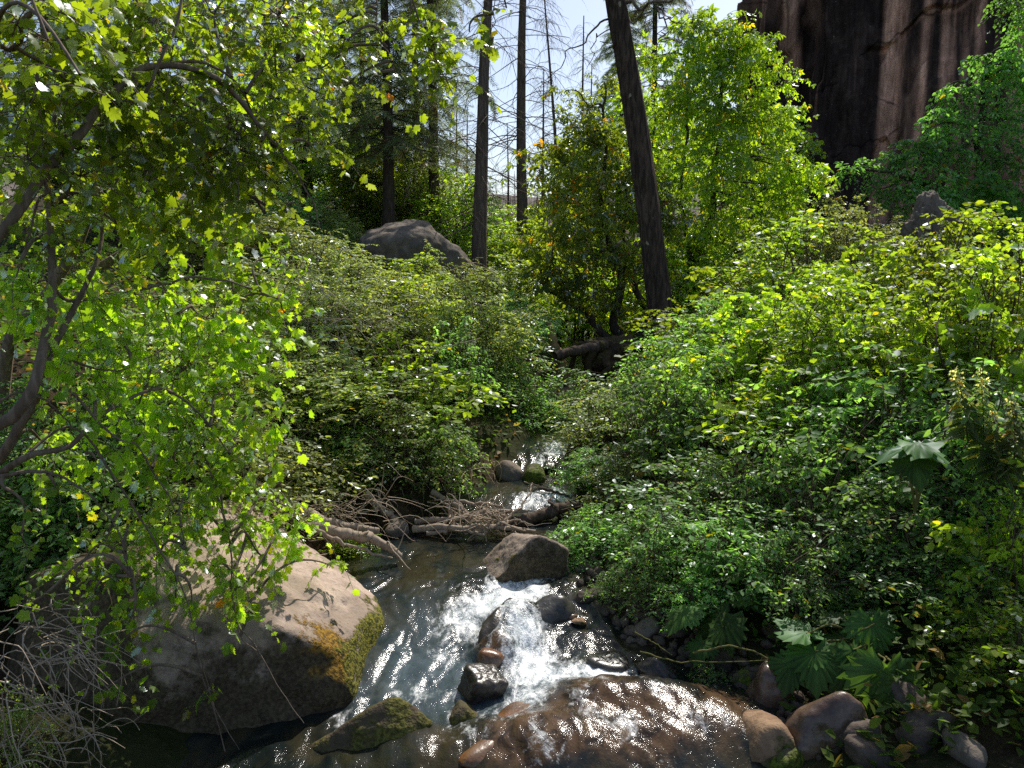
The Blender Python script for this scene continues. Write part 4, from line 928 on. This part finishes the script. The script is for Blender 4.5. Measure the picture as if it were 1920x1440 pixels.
# ================================================================ conifers
def pine_trunk(line, r0, r1, seed, sides=20, K=60, flare=.35, rough=.06):
    s = spline(line, K); t = np.linspace(0, 1, K)
    R = r0+(r1-r0)*t**.9+r0*flare*np.exp(-t*K/4)
    V, Fq = tubes(s[None], R[None], sides)
    ax = np.repeat(s, sides, 0); rad = V-ax
    n = fbm(np.concatenate([nrmz(rad)[:, :2]*4, V[:, 2:3]*.8], 1)+seed, 4, seed)
    return ax+rad*(1+rough*n)[:, None], Fq
def boughs(rng, line, n, z0, z1, L0, L1, rise=.1, droop=.5, K=9, r=.022):
    s = spline(line, 200); t = rng.uniform(z0, z1, n)**1.0
    a = s[(t*199).astype(int)]; az = rng.uniform(0, 2*math.pi, n)
    ln = (L0+(L1-L0)*(t-z0)/(z1-z0))*rng.uniform(.6, 1.15, n)
    u = np.linspace(0, 1, K)
    d = np.stack([np.cos(az), np.sin(az), 0*az], -1)
    bend = rng.normal(size=(n, 3))*.12
    B = a[:, None]+d[:, None]*(ln[:, None]*u)[..., None]
    B[..., 2] += ln[:, None]*(rise*u-droop*u**2)*rng.uniform(.6, 1.4, (n, 1))
    B += bend[:, None]*(ln[:, None]*np.sin(u*3.1)[None])[..., None]
    R = (r*ln/ln.max())[:, None]*(1-.85*u)[None]+.002
    return B, R, d, ln
def hangers(rng, B, ln, per, hl, r=.005):
    n, K, _ = B.shape; idx = np.repeat(np.arange(n), per); T = len(idx)
    f = rng.uniform(.2, 1, T)*(K-1.001); i = f.astype(int); fr = (f-i)[:, None]
    a = B[idx, i]*(1-fr)+B[idx, i+1]*fr
    tg = nrmz(B[idx, i+1]-B[idx, i]); sd = nrmz(np.cross(tg, [0, 0, 1.]))*rng.choice([-1, 1], (T, 1))
    u = np.linspace(0, 1, 5); L = hl*rng.uniform(.4, 1.3, T)
    H = a[:, None]+(tg*.5+sd*.55)[:, None]*(L[:, None]*u)[..., None]
    H[..., 2] -= L[:, None]*u**1.6*rng.uniform(.2, 1.0, (T, 1))
    return H, np.repeat((r*(1-.7*u))[None], T, 0)
def snag(name, label, line, r0, r1, seed, nb, L0, L1, zr=(.12, 1), per=7, group=None, hl=.6, bark=B_dead, br=.022, cat='dead tree', rise=.12, droop=.55, K=60):
    rng = np.random.default_rng(seed); off = np.array(line[0], float)
    root = empty(name, tuple(off), label, cat, group)
    V, Fq = pine_trunk(line, r0, r1, seed, K=K); mesh('trunk', V-off, Fq, bark, root, smooth=True)
    B, R, d, ln = boughs(rng, line, nb, zr[0], zr[1], L0, L1, rise, droop, r=br)
    H, HR = hangers(rng, B, ln, per, hl)
    V, Fq = join([tubes(B, R, 4), tubes(H, HR, 3)]); mesh('bare_branches', V-off, Fq, bark, root)
    return root
def base(px, y, dz=-.2):
    p = P(px, 500, y); return np.array([p[0], y, th(p[0], y)+dz])
# the two thick dead trunks in the gap
snag('dead_conifer', 'thick bare conifer trunk left of the bright sky gap', [base(898, 25)]+px_line([(899, 460, 25), (903, 300, 25), (908, 120, 25), (917, -30, 25)])+[P(917, -30, 25)+np.array([.25, 0, 5])], .27, .10, 301, 80, 3.0, 1.8, (.28, 1), 8, 'thick bare conifer trunks')
snag('dead_conifer', 'thick bare conifer trunk right of the bright sky gap', [base(980, 31)]+px_line([(979, 400, 31), (977, 250, 31), (978, 100, 31), (981, -30, 31)])+[P(981, -30, 31)+np.array([.1, 0, 6])], .25, .10, 302, 90, 3.2, 2.0, (.25, 1), 8, 'thick bare conifer trunks')
# thin far snags
proto = snag('dead_conifer', 'x', [(0, 0, 0), (.05, 0, 7), (-.05, .05, 15)], .16, .03, 303, 120, 2.6, .7, (.12, 1), 7, 'thin dead conifers far behind', br=.03, hl=.7)
SN = [(1058, 260, -55, 48, 'thin leaning dead conifer right of the thick bare trunks'), (1095, 250, 30, 52, 'thin dead conifer beside the leaning dead one'), (875, 330, 200, 46, 'thin bare snag just left of the left thick trunk'), (952, 400, 230, 50, 'thin bare snag between the two thick trunks'),
      (1020, 400, 130, 58, 'slender dead conifer close to the right thick trunk'), (855, 330, 170, 55, 'slender bare snag among the fir boughs'), (930, 390, 330, 75, 'tiny far snag low in the sky gap'), (1110, 250, 120, 60, 'far dead conifer behind the box elder top'), (690, 250, 30, 50, 'slim bare snag left of the fir tops'), (965, 380, 320, 90, 'smallest distant snag on the ridge between the trunks')]
for i, (px, bt, tp, y, lab) in enumerate(SN):
    t = P(px, tp, y); z0 = th(t[0], y)-.3; H = max(t[2]-z0, 4); s = min(1.0, H/11)
    o = proto if i == 0 else copy_tree(proto, (0, 0, 0))
    o.location = (t[0], y, z0); o.scale = (s, s, H/15); o.rotation_euler = (0, math.radians(-4.5) if i == 0 else 0, i*2.1); o['label'] = lab
# live firs
def fir(name, label, H, seed, clear, nb, L, group, nf=18, r0=.22):
    rng = np.random.default_rng(seed); line = [(0, 0, -.3), (.08, 0, H*.35), (-.05, .05, H*.7), (0, 0, H)]
    root = empty(name, (0, 0, 0), label, 'conifer', group)
    V, Fq = pine_trunk(line, r0, .03, seed, 14, 50); mesh('trunk', V, Fq, B_dark, root, smooth=True)
    B, R, d, ln = boughs(rng, line, nb, clear, .99, L, .5, .05, .35, 9, .03)
    n, K, _ = B.shape; idx = np.repeat(np.arange(n), nf); T = len(idx)
    f = np.tile(np.linspace(.18, 1, nf), n)*(K-1.001); i = f.astype(int); fr = (f-i)[:, None]
    a = B[idx, i]*(1-fr)+B[idx, i+1]*fr; tg = nrmz(B[idx, i+1]-B[idx, i])
    sd = nrmz(np.cross(tg, [0, 0, 1.]))*np.where(np.arange(T) % 2, 1, -1)[:, None]
    ax = nrmz(tg*.7+sd*.75+rng.normal(size=(T, 3))*.2+np.array([0, 0, -.35]))
    size = np.repeat(.26+.16*ln, nf)*rng.uniform(.7, 1.3, T)
    V, Fx, tn = place(T_frond(9, seed), a, ax, nrmz(np.array([0, 0, 1.])+rng.normal(size=(T, 3))*.35), size, tints(rng, T, (.075, .105, .045), (.15, .185, .075), ((.16, .08, .04), .04)))
    mesh('needles', V, Fx, L_conif, root, tint=tn)
    V, Fq = tubes(B, R, 4); mesh('boughs', V, Fq, B_dark, root)
    return root
FG = 'dark firs on the left slope'
fA = fir('fir_tree', 'x', 17, 401, .20, 175, 2.7, FG); fB = fir('fir_tree', 'x', 18, 402, .32, 160, 2.4, FG)
FIRS = [(730, 27, 1.0, 'A', 'dark fir whose trunk stands just left of the domed boulder top'), (815, 29, 1.0, 'B', 'fir with a clear brown trunk above the domed boulder'), (788, 33, .95, 'A', 'fir with a short dark trunk behind the domed boulder'), (583, 30, 1.1, 'A', 'dark fir behind the hanging maple tips'),
        (655, 40, 1.0, 'B', 'fir showing against the sky at the top left'), (385, 20, 1.0, 'B', 'fir trunk seen dark through the maple leaves'), (520, 38, 1.1, 'A', 'fir deep behind the upper maple'), (300, 24, 1.1, 'A', 'fir behind the left maples'), (1160, 45, 1.0, 'A', 'dark fir top behind the leaning trunk'),
        (1215, 42, 1.1, 'A', 'dark fir right of the leaning trunk top'), (120, 26, 1.1, 'A', 'fir near the left edge behind the maples'), (690, 46, 1.0, 'A', 'far fir between the two dark fir trunks')]
ua = ub = False
for i, (px, y, s, kd, lab) in enumerate(FIRS):
    b = base(px, y, 0); src = fA if kd == 'A' else fB
    first = (kd == 'A' and not ua) or (kd == 'B' and not ub)
    o = src if first else copy_tree(src, (0, 0, 0))
    if kd == 'A': ua = True
    else: ub = True
    o.location = tuple(b); o.scale = (s, s, s); o.rotation_euler = (0, 0, i*1.3); o['label'] = lab
# the leaning trunk
yT = 16.5
line = [base(1246, yT, -.3)]+px_line([(1243, 640, yT), (1226, 480, yT), (1203, 300, yT), (1178, 140, yT), (1152, -10, yT), (1125, -180, yT)])+[P(1110, -300, yT), P(1095, -460, yT)+np.array([0, .1, 0])]
rng = np.random.default_rng(310); off = np.array(line[0])
root = empty('leaning_fir_tree', tuple(off), 'thick dark fir trunk leaning left over the right bank', 'conifer')
V, Fq = pine_trunk(line, .285, .15, 5, 40, 180, .25, .09); mesh('trunk', V-off, Fq, B_fir, root, smooth=True)
DB = [([(1160, 15, yT), (1185, 10, yT-.2), (1230, 12, yT-.5), (1262, 0, yT-.8)], .05), ([(1230, 12, yT-.5), (1245, 45, yT-.6), (1238, 80, yT-.6), (1222, 110, yT-.6)], .02), ([(1230, 12, yT-.5), (1262, 40, yT-.8), (1275, 80, yT-.9)], .018), ([(1160, 30, yT), (1120, 45, yT+.3), (1090, 75, yT+.4), (1060, 110, yT+.4), (1035, 140, yT+.4)], .025),
      ([(1165, 55, yT), (1130, 65, yT-.2), (1110, 95, yT-.3), (1100, 130, yT-.3)], .016), ([(1240, 60, yT-.6), (1270, 75, yT-.7), (1290, 65, yT-.8)], .012), ([(1165, 85, yT), (1140, 82, yT-.2), (1125, 92, yT-.3)], .014), ([(1175, 40, yT), (1200, 35, yT-.3), (1225, 40, yT-.4)], .016), ([(1035, 140, yT+.4), (1015, 165, yT+.4), (990, 190, yT+.4)], .012), ([(1248, 30, yT-.6), (1290, 40, yT-.8), (1300, 60, yT-.8)], .01)]
V, Fq = join([limb(px_line(p), r, r*.3, 24, 6, .12, 40+i) for i, (p, r) in enumerate(DB)])
mesh('bare_branches', V-off, Fq, B_dead, root, smooth=True)
B, R, d, ln = boughs(rng, line, 10, .93, 1.0, 1.6, 1.2, .1, .4)
n, K, _ = B.shape; nf = 12; idx = np.repeat(np.arange(n), nf); T = len(idx)
f = np.tile(np.linspace(.2, 1, nf), n)*(K-1.001); i = f.astype(int); a = B[idx, i]; tg = nrmz(B[idx, i+1]-B[idx, i])
sd = nrmz(np.cross(tg, [0, 0, 1.]))*np.where(np.arange(T) % 2, 1, -1)[:, None]
V, Fx, tn = place(T_frond(10, 3), a, nrmz(tg+sd*.7+rng.normal(size=(T, 3))*.2), nrmz(np.array([0, 0, 1.])+rng.normal(size=(T, 3))*.3), rng.uniform(.3, .55, T), tints(rng, T, (.022, .036, .016), (.05, .07, .03)))
mesh('needles', V-off, Fx, L_conif, root, tint=tn)
V, Fq = tubes(B, R, 4); mesh('boughs', V-off, Fq, B_dark, root)

# far burnt wood on the ridge
rng = np.random.default_rng(55); N = 420
yb = rng.uniform(120, 330, N); xb = rng.uniform(-.10, .16, N)*yb
zb = terr(xb, yb); hb = rng.uniform(4, 9, N)
A = np.stack([xb, yb, zb-.3], -1); Bp = A+np.stack([rng.normal(size=N)*.3, 0*xb, hb], -1)
tk = arcs(rng, A, Bp, .16, .03, 4, 0, .01, 4)
wd = mesh('distant_wood', *tk, B_dead); tag(wd, kind='stuff')

# ================================================================ roots, logs, driftwood
yR = 15.2
def wood(name, label, cat, pts, r0, r1, mat, seed, wob=.05, sides=9, group=None, extra=()):
    p0 = np.array(pts[0], float); V, Fq = join([limb(pts, r0, r1, 40, sides, wob, seed)]+[limb(e, a, b, 14, 5, .02, seed+3+i) for i, (e, a, b) in enumerate(extra)])
    s = fbm(V*9, 3, seed)[:, None]*r0*.12
    o = mesh(name, V-p0+s, Fq, mat, smooth=True); o.location = p0
    return tag(o, label, cat, group)
X, Fc = rock_shape(5, rand_planes(np.random.default_rng(61)), 6, .22, 2.0, 61, .08)
rc = P(1150, 690, yR); V, Fq = [], []
root = empty('root_mound', tuple(rc), 'dark mossy root mound under the box elder stems on the right bank', 'tree roots')
mesh('earth_clump', X*np.array([.85, .7, .65]), Fc, B_mossy, root, smooth=True)
for pts in ([(1130, 650, yR-.3), (1090, 640, yR-.3), (1070, 680, yR-.4), (1062, 740, yR-.4)], [(1165, 655, yR-.4), (1205, 650, yR-.5), (1240, 655, yR-.6)], [(1140, 660, yR-.5), (1140, 700, yR-.8), (1160, 720, yR-.9)], [(1110, 660, yR-.4), (1100, 720, yR-.6), (1105, 770, yR-.7)], [(1180, 670, yR-.5), (1190, 720, yR-.8), (1180, 770, yR-.8)]):
    V, Fq = limb(px_line(pts), .10, .03, 20, 7, .08, len(pts)); mesh('root', V-rc, Fq, B_mossy, root, smooth=True)
wood('fallen_log', 'dark broken log sticking out left of the mossy root mound', 'log', px_line([(1135, 648, yR-.2), (1090, 656, yR-.5), (1040, 668, yR-.8)]), .12, .09, B_driftd, 62, .02)
wood('bleached_stump', 'leaning yellowish stump lit between stream and root mound', 'stump', px_line([(1075, 775, 14.5), (1055, 700, 14.6), (1040, 640, 14.7), (1028, 605, 14.8)]), .17, .05, bark_mat('yellow_bare_wood', (.34, .24, .10), (.17, .11, .05), .1, 20, .9, .02), 63, .05)
wood('dead_stump', 'dark rotten stump standing in the black hollow of the left bank', 'stump', px_line([(965, 860, 13), (962, 780, 13), (960, 690, 13), (950, 650, 13)]), .22, .14, B_driftd, 64, .06)
def onw2(px, py, dz=.04): c = G(px, py, lambda x, y: max(th(x, y), float(wl(y)))); return np.array([c[0], c[1], c[2]+dz])
def dline(pts): return [P(a, b, c*(.885 if a > 760 or b < 900 else .79+.10*(a-470)/290)) for a, b, c in pts]
LOGS = [
    ([(470, 905, 8.4), (540, 942, 8.3), (600, 975, 8.25), (650, 985, 8.2), (710, 995, 8.15)], .055, .03, B_drift, 'long pale driftwood pole slanting down the left bank to the log jam'),
    ([(585, 985, 8.1), (660, 1005, 7.9), (700, 1012, 7.8), (752, 1042, 7.7)], .06, .035, B_drift, 'thick bleached log pointing into the pool below the long pole'),
    ([(560, 975, 8.0), (650, 1020, 7.8), (735, 1047, 7.65)], .022, .01, B_drift, 'thin pale stick lying against the thick bleached log'),
    ([(685, 925, 9.0), (715, 955, 8.8), (745, 975, 8.7)], .04, .03, B_drift, 'short brown log leaning into the dark under the left shrubs'),
    ([(810, 922, 9.2), (850, 940, 9.1), (900, 944, 9.0), (940, 950, 8.9)], .035, .015, B_drift, 'grey smooth driftwood branch above the log jam'),
    ([(780, 978, 8.7), (850, 972, 8.6), (920, 960, 8.7), (990, 958, 8.8)], .035, .018, B_drift, 'upper straight pole of the log jam'),
    ([(775, 992, 8.5), (850, 990, 8.4), (930, 988, 8.4), (1005, 996, 8.35)], .04, .02, B_drift, 'lower thick pole along the front of the log jam'),
    ([(850, 945, 8.9), (870, 958, 8.8), (880, 975, 8.7), (890, 1000, 8.5)], .03, .012, B_drift, 'bent branch crossing the poles of the log jam'),
    ([(800, 1000, 8.4), (860, 995, 8.4), (910, 1003, 8.3)], .025, .012, B_drift, 'short stick at the waterline of the log jam'),
    ([(950, 985, 8.7), (1010, 968, 8.9), (1050, 955, 9.0), (1085, 945, 9.1)], .075, .055, B_driftd, 'dark weathered log spanning from the log jam to the right bank'),
    ([(930, 990, 8.5), (965, 960, 8.7), (990, 930, 8.9), (998, 905, 9.1)], .018, .007, B_drift, 'upright stick rising from the log jam'),
    ([(890, 1002, 8.35), (930, 985, 8.4), (965, 975, 8.45), (1000, 985, 8.4)], .016, .007, B_drift, 'thin arched twig in the log jam'),
    ([(740, 970, 8.8), (800, 975, 8.7), (860, 985, 8.6)], .03, .02, B_driftd, 'brown pole at the left end of the log jam'),
    ([(830, 985, 8.5), (845, 965, 8.6), (835, 945, 8.7), (805, 930, 8.8)], .014, .006, B_drift, 'curved twig over the left half of the log jam'),
    ([(905, 955, 8.7), (930, 970, 8.6), (955, 990, 8.45), (975, 1005, 8.3)], .02, .008, B_drift, 'forked twig on the right half of the log jam'),
    ([(1010, 915, 9.7), (1050, 925, 9.6), (1080, 940, 9.5)], .02, .01, B_driftd, 'dark stick lying over the small cascade'),
    ([(620, 850, 9.5), (680, 850, 9.4), (705, 870, 9.3)], .03, .012, B_drift, 'pale broken branch in the brushwood of the left bank'),
    ([(640, 745, 10.8), (740, 705, 11), (830, 655, 11.3), (900, 635, 11.5)], .022, .008, B_drift, 'long bent dead branch arching over the left bank shrubs')]
for i, (pts, r0, r1, mt, lab) in enumerate(LOGS):
    rr = np.random.default_rng(i+500); q = spline(dline(pts), 12); ex = []
    for k in range(3):
        a = q[rr.integers(3, 11)]; ex.append(([a, a+rr.normal(size=3)*.10, a+rr.normal(size=3)*.16+np.array([0, 0, .05])], r1*.5, .003))
    wood('driftwood_branch', lab, 'driftwood', dline(pts), r0, r1, mt, 500+i, .022, 8, 'driftwood and dead branches', ex)
# tangle of fine sticks in the jam
rng = np.random.default_rng(71); N = 46
A = np.array([P(px, py, 7.55+d) for px, py, d in zip(rng.normal(900, 50, N), rng.normal(978, 9, N), rng.normal(0, .15, N))])
dd = nrmz(rng.normal(size=(N, 3))*[1, .5, .45]); sticks = arcs(rng, A-dd*rng.uniform(.1, .3, (N, 1)), A+dd*rng.uniform(.1, .35, (N, 1)), .007, .003, 7, .1, .08, 4)
o = mesh('stick_pile', *sticks, B_twig); tag(o, 'tangled pile of thin pale sticks on top of the log jam', 'driftwood')
# brushwood and dead twigs
def brush(name, label, items, seed, mat, cat='dead twigs'):
    rng = np.random.default_rng(seed); parts = []
    p0 = P(*items[0][:3])
    for px, py, d, n, sx, sz, ln, dx, dz in items:
        c = P(px, py, d); A = c+rng.normal(size=(n, 3))*[sx, .15, sz]
        dv = nrmz(np.array([dx, 0, dz])+rng.normal(size=(n, 3))*.45)*ln*rng.uniform(.5, 1.3, (n, 1))
        V, Fq = arcs(rng, A, A+dv, .0045, .0015, 9, .15, .12, 3); parts.append((V-p0, Fq))
    o = mesh(name, *join(parts), mat); o.location = p0; return tag(o, label, cat)
brush('dead_twigs', 'bare pale tangled twigs in the lower left corner', [(30, 1230, 3.9, 26, .12, .12, .55, .5, -.9), (90, 1270, 3.9, 26, .10, .12, .45, .3, -1), (60, 1180, 3.9, 16, .10, .10, .5, .8, -.5), (110, 1380, 3.9, 16, .08, .06, .35, .6, -.4), (30, 1380, 3.8, 14, .1, .1, .4, .5, .3)], 81, B_twig)
brush('dead_twigs', 'brown bare twigs below the sunny shrub at the right edge', [(1830, 1230, 5.0, 70, .25, .18, .45, -.5, -.6), (1880, 1330, 4.7, 60, .2, .14, .4, -.5, -.5)], 82, B_stem)
brush('dead_twigs', 'dead brown grass stalks above the cluster of lobed leaves', [(1690, 1100, 5.6, 60, .34, .08, .5, -.8, -.3), (1600, 1110, 5.6, 60, .34, .06, .45, -.8, -.25)], 85, B_stem)
brush('dead_twigs', 'dry brown brushwood hanging on the left bank above the log jam', [(740, 760, 9.0, 30, .25, .2, .45, .2, -.9), (680, 820, 8.4, 34, .3, .15, .4, .3, -.8), (780, 870, 8.2, 20, .3, .12, .4, .2, -.8), (870, 880, 8.5, 14, .25, .12, .35, 0, -.9)], 83, B_twig)
brush('dead_twigs', 'dry twigs lying under the long pale driftwood pole', [(620, 960, 7.2, 70, .3, .08, .5, .9, -.35)], 86, B_twig)
brush('dead_twigs', 'thin bare stems crossing the left bank behind the maple', [(480, 560, 9.0, 40, .8, .4, 1.0, .4, -.6), (560, 640, 9.0, 30, .6, .4, .9, .5, .5)], 84, B_twig)

# ================================================================ big leaved plants and nettles
def T_big():
    h = [(0, .02), (.10, -.10), (.22, -.24), (.30, -.16), (.44, -.18), (.42, -.04), (.60, -.02), (.50, .06), (.72, .16), (.58, .20), (.72, .34), (.56, .34), (.62, .50), (.40, .44), (.46, .60), (.30, .56), (.34, .74), (.22, .70), (.22, .88), (.12, .88), (0, 1.08)]
    pts = h+[(-x, y) for x, y in h[-2:0:-1]]; n = len(pts); V = [(0, .12, .0)]; 
    ring = []
    for k, f in enumerate((.30, .62, 1.0)):
        for i, (x, y) in enumerate(pts):
            rib = .045 if i % 2 == 0 else -.03
            V.append((x*f, .12+(y-.12)*f, f*rib*(.5+.5*f)-.34*f*f*(x*x+max(y-.12, 0)**2)+.03*f*math.sin(i*2.1+k)))
    Fq = [(0, 1+i, 1+(i+1) % n) for i in range(n)]
    F4 = [(1+o+i, 1+o+n+i, 1+o+n+(i+1) % n, 1+o+(i+1) % n) for o in (0, n) for i in range(n)]
    tri = Fq+[(a, b, c) for a, b, c, d in F4]+[(a, c, d) for a, b, c, d in F4]
    return np.array(V), np.array(tri)
TB = T_big()
def bigplant(label, root_px, leaves, seed, stalk_mat=B_mossy):
    rng = np.random.default_rng(seed); b = np.array(root_px)
    root = empty('broad_leaf_plant', tuple(b), label, 'plant', 'plants with large lobed leaves')
    for px, py, d, sz, az, pitch in leaves:
        c = P(px, py, d*DS); sz *= DS; az = math.radians(az); pt = math.radians(pitch)
        ax = np.array([math.cos(az)*math.cos(pt), math.sin(az)*math.cos(pt)*1.0, math.sin(pt)])
        side = np.cross(ax, [0, 0, 1.]); nr = np.cross(side, ax)+rng.normal(size=3)*.12
        tn = tints(rng, 1, (.030, .068, .014), (.050, .10, .022), odd=((.3, .2, .05), 0))
        V, Fx, t = place(TB, np.array([c-ax*sz*.45]), ax[None], nr[None], np.array([sz]), tn)
        vv = (1+.35*fbm(V*12, 3, seed)+.0)[:, None]*np.where((np.arange(len(V)) % 2 == 1), 1.35, .9)[:, None]
        lf = mesh('leaf', V-b, Fx, L_big, root, tint=t*vv, smooth=False)
        s, Fq = limb([b, (b+c)/2+np.array([0, 0, .18*sz+.05]), c-ax*sz*.36], .010, .006, 14, 6, .02, seed); mesh('leaf_stalk', s-b, Fq, STALK, lf, smooth=True)
    return root
STALK = bark_mat('green_stalk', (.13, .14, .04), (.19, .16, .06), .3, 20, .3, .003)
DS = .84
bigplant('cluster of large dark lobed leaves above the corner stones', G(1640, 1230), [
    (1490, 1170, 5.9, .34, 120, 15), (1500, 1225, 5.75, .30, 200, -20), (1530, 1250, 5.6, .36, 255, -35), (1590, 1275, 5.5, .40, 245, -45), (1640, 1195, 5.75, .34, 265, -50), (1660, 1300, 5.3, .46, 250, -55), (1480, 1265, 5.65, .28, 230, -45), (1580, 1215, 5.8, .28, 220, -20), (1700, 1310, 5.25, .36, 300, -55), (1630, 1150, 6.0, .28, 160, -10), (1560, 1150, 6.1, .26, 100, 5), (1610, 1240, 5.6, .26, 285, -40)], 91)
bigplant('single broad dark leaf with a yellow stem over the gravel', G(1380, 1180), [(1335, 1180, 6.2, .42, 200, -35), (1310, 1220, 6.05, .22, 230, -30), (1365, 1195, 6.1, .26, 310, -45), (1270, 1160, 6.3, .26, 215, -25), (1290, 1140, 6.4, .26, 150, -5)], 92)
bigplant('broad lobed leaves catching light above the middle leaf', G(1400, 1110), [(1385, 1110, 6.5, .30, 140, 5), (1410, 1125, 6.45, .26, 320, -15), (1360, 1075, 6.7, .28, 170, -10), (1330, 1050, 6.8, .26, 220, -30), (1440, 1060, 6.8, .26, 30, -10)], 93)
bigplant('pair of broad lobed leaves high among the glossy shrubs', P(1715, 960, 5.3), [(1690, 838, 6.2, .44, 170, -14), (1745, 842, 6.1, .36, 320, -14), (1720, 880, 6.05, .28, 270, -45)], 94)
def stalk(label, pts, r, mat, name='dry_stalk'):
    pts = [(a, b, c*.85) for a, b, c in pts]; p0 = P(*pts[0]); V, Fq = limb(px_line(pts), r, r*.5, 26, 6, .01, int(pts[0][0])); o = mesh(name, V-p0, Fq, mat, smooth=True); o.location = p0; return tag(o, label, 'stem', 'arching plant stems')
stalk('yellow arching stem above the round leafy plant', [(1200, 1015, 7.3), (1215, 1025, 7.2), (1235, 1050, 7.1), (1262, 1075, 7.0), (1300, 1105, 6.9), (1330, 1150, 6.8)], .008, STALK)
stalk('pale arched stem reaching left beside the single broad leaf', [(1300, 1225, 5.9), (1350, 1213, 5.85), (1400, 1216, 5.8), (1440, 1235, 5.75)], .009, STALK)
stalk('long straight stem lying over the water edge stones', [(1200, 1222, 6.0), (1260, 1238, 5.9), (1330, 1240, 5.85), (1440, 1238, 5.75)], .006, STALK)
stalk('thick yellow stem in the cluster of lobed leaves', [(1545, 1208, 5.8), (1590, 1195, 5.75), (1640, 1170, 5.7)], .010, STALK)
stalk('thin stem running along the water below the long straight stem', [(1190, 1185, 6.2), (1225, 1205, 6.1), (1260, 1228, 5.95)], .005, STALK)
def nettle(label, x0, yd, bot, top, seed):
    rng = np.random.default_rng(seed); yd *= .79; a = P(x0[0], bot, yd); b = P(x0[1], top, yd); 
    root = empty('nettle', tuple(a), label, 'plant', 'tall pale nettles')
    st = spline([a, (a+b)/2+np.array([.02, 0, 0]), b], 30); V, Fq = tubes(st[None], np.linspace(.007, .003, 30)[None], 5); mesh('stem', V-a, Fq, STALK, root)
    N = 70; t = np.linspace(.1, .98, N); p = st[(t*29).astype(int)]; az = np.arange(N)*math.pi/2+rng.uniform(-.4, .4, N)
    ax = np.stack([np.cos(az), np.sin(az), -.35+0*az], -1)
    V, Fx, tn = place(T_oval(.18), p, ax, nrmz(np.array([0, 0, 1.])+rng.normal(size=(N, 3))*.3), (.16*(1-t)+.05), tints(rng, N, (.05, .08, .03), (.09, .12, .045)))
    mesh('leaves', V-a, Fx, L_shrub, root, tint=tn)
    N = 150; t = rng.uniform(.45, 1, N); p = st[(t*29).astype(int)]+rng.normal(size=(N, 3))*.018
    V, Fx, tn = place(T_oval(.3), p, rand_dir(rng, N)+np.array([0, 0, -.8]), rand_dir(rng, N), np.full(N, .022), tints(rng, N, (.24, .25, .15), (.36, .37, .25)))
    mesh('seed_tassels', V-a, Fx, L_shrub, root, tint=tn)
nettle('pale nettle spike leaning left on the right bank', (1815, 1790), 6.9, 830, 690, 1)
nettle('upright pale nettle spike with hanging tassels', (1840, 1838), 6.9, 880, 690, 2)
nettle('shorter pale nettle beside the pair of lobed leaves', (1865, 1860), 6.7, 900, 770, 3)
nettle('low nettle right of the other nettle spikes', (1900, 1895), 6.6, 890, 740, 4)

# ================================================================ ground cover
rng = np.random.default_rng(3); N = 90000
y = rng.uniform(0, 1, N)**1.3*33+4.0; x = cx(y)+rng.uniform(-1, 1, N)*(4+.55*y)
e = np.abs(x-cx(y))-hw(y); keep = (e > .12) & ~((x < -.6) & (x > -3.9) & (y < 7.6))
keep &= ~((x > 0) & (e < .45) & (y < 7) & (rng.random(N) < .75))
x, y = x[keep], y[keep]; N = len(x); z = terr(x, y)+rng.uniform(.01, .30, N)*np.clip((np.abs(x-cx(y))-hw(y)), 0, 1)
az = rng.uniform(0, 6.28, N); ax = np.stack([np.cos(az), np.sin(az), rng.uniform(-.4, .8, N)], -1)
V, Fx, tn = place(T_oval(.26), xyz(x, y, z), ax, nrmz(np.array([0, 0, 1.])+rng.normal(size=(N, 3))*.5), rng.uniform(.05, .11, N)*(1+.015*y), tints(rng, N, (.028, .055, .014), (.075, .11, .02), ((.17, .11, .04), .15)))
o = mesh('ground_cover', V, Fx, L_dark, tint=tn); tag(o, kind='stuff')
N = 700; y = rng.uniform(4.2, 7.6, N); x = cx(y)+hw(y)+rng.normal(size=N)*.22+.12
V0, F0 = rock_shape(2, rand_planes(np.random.default_rng(5), 9), 8, .05, 2, 5)
sz = rng.uniform(.012, .055, N); ax = rand_dir(rng, N)
V, Fx, tn = place((V0*np.array([1, 1, .7]), F0), xyz(x, y, terr(x, y)+.01), ax, rand_dir(rng, N), sz, np.ones((N, 3)))
o = mesh('pebbles', V, Fx, M_bank, smooth=True); tag(o, kind='stuff')
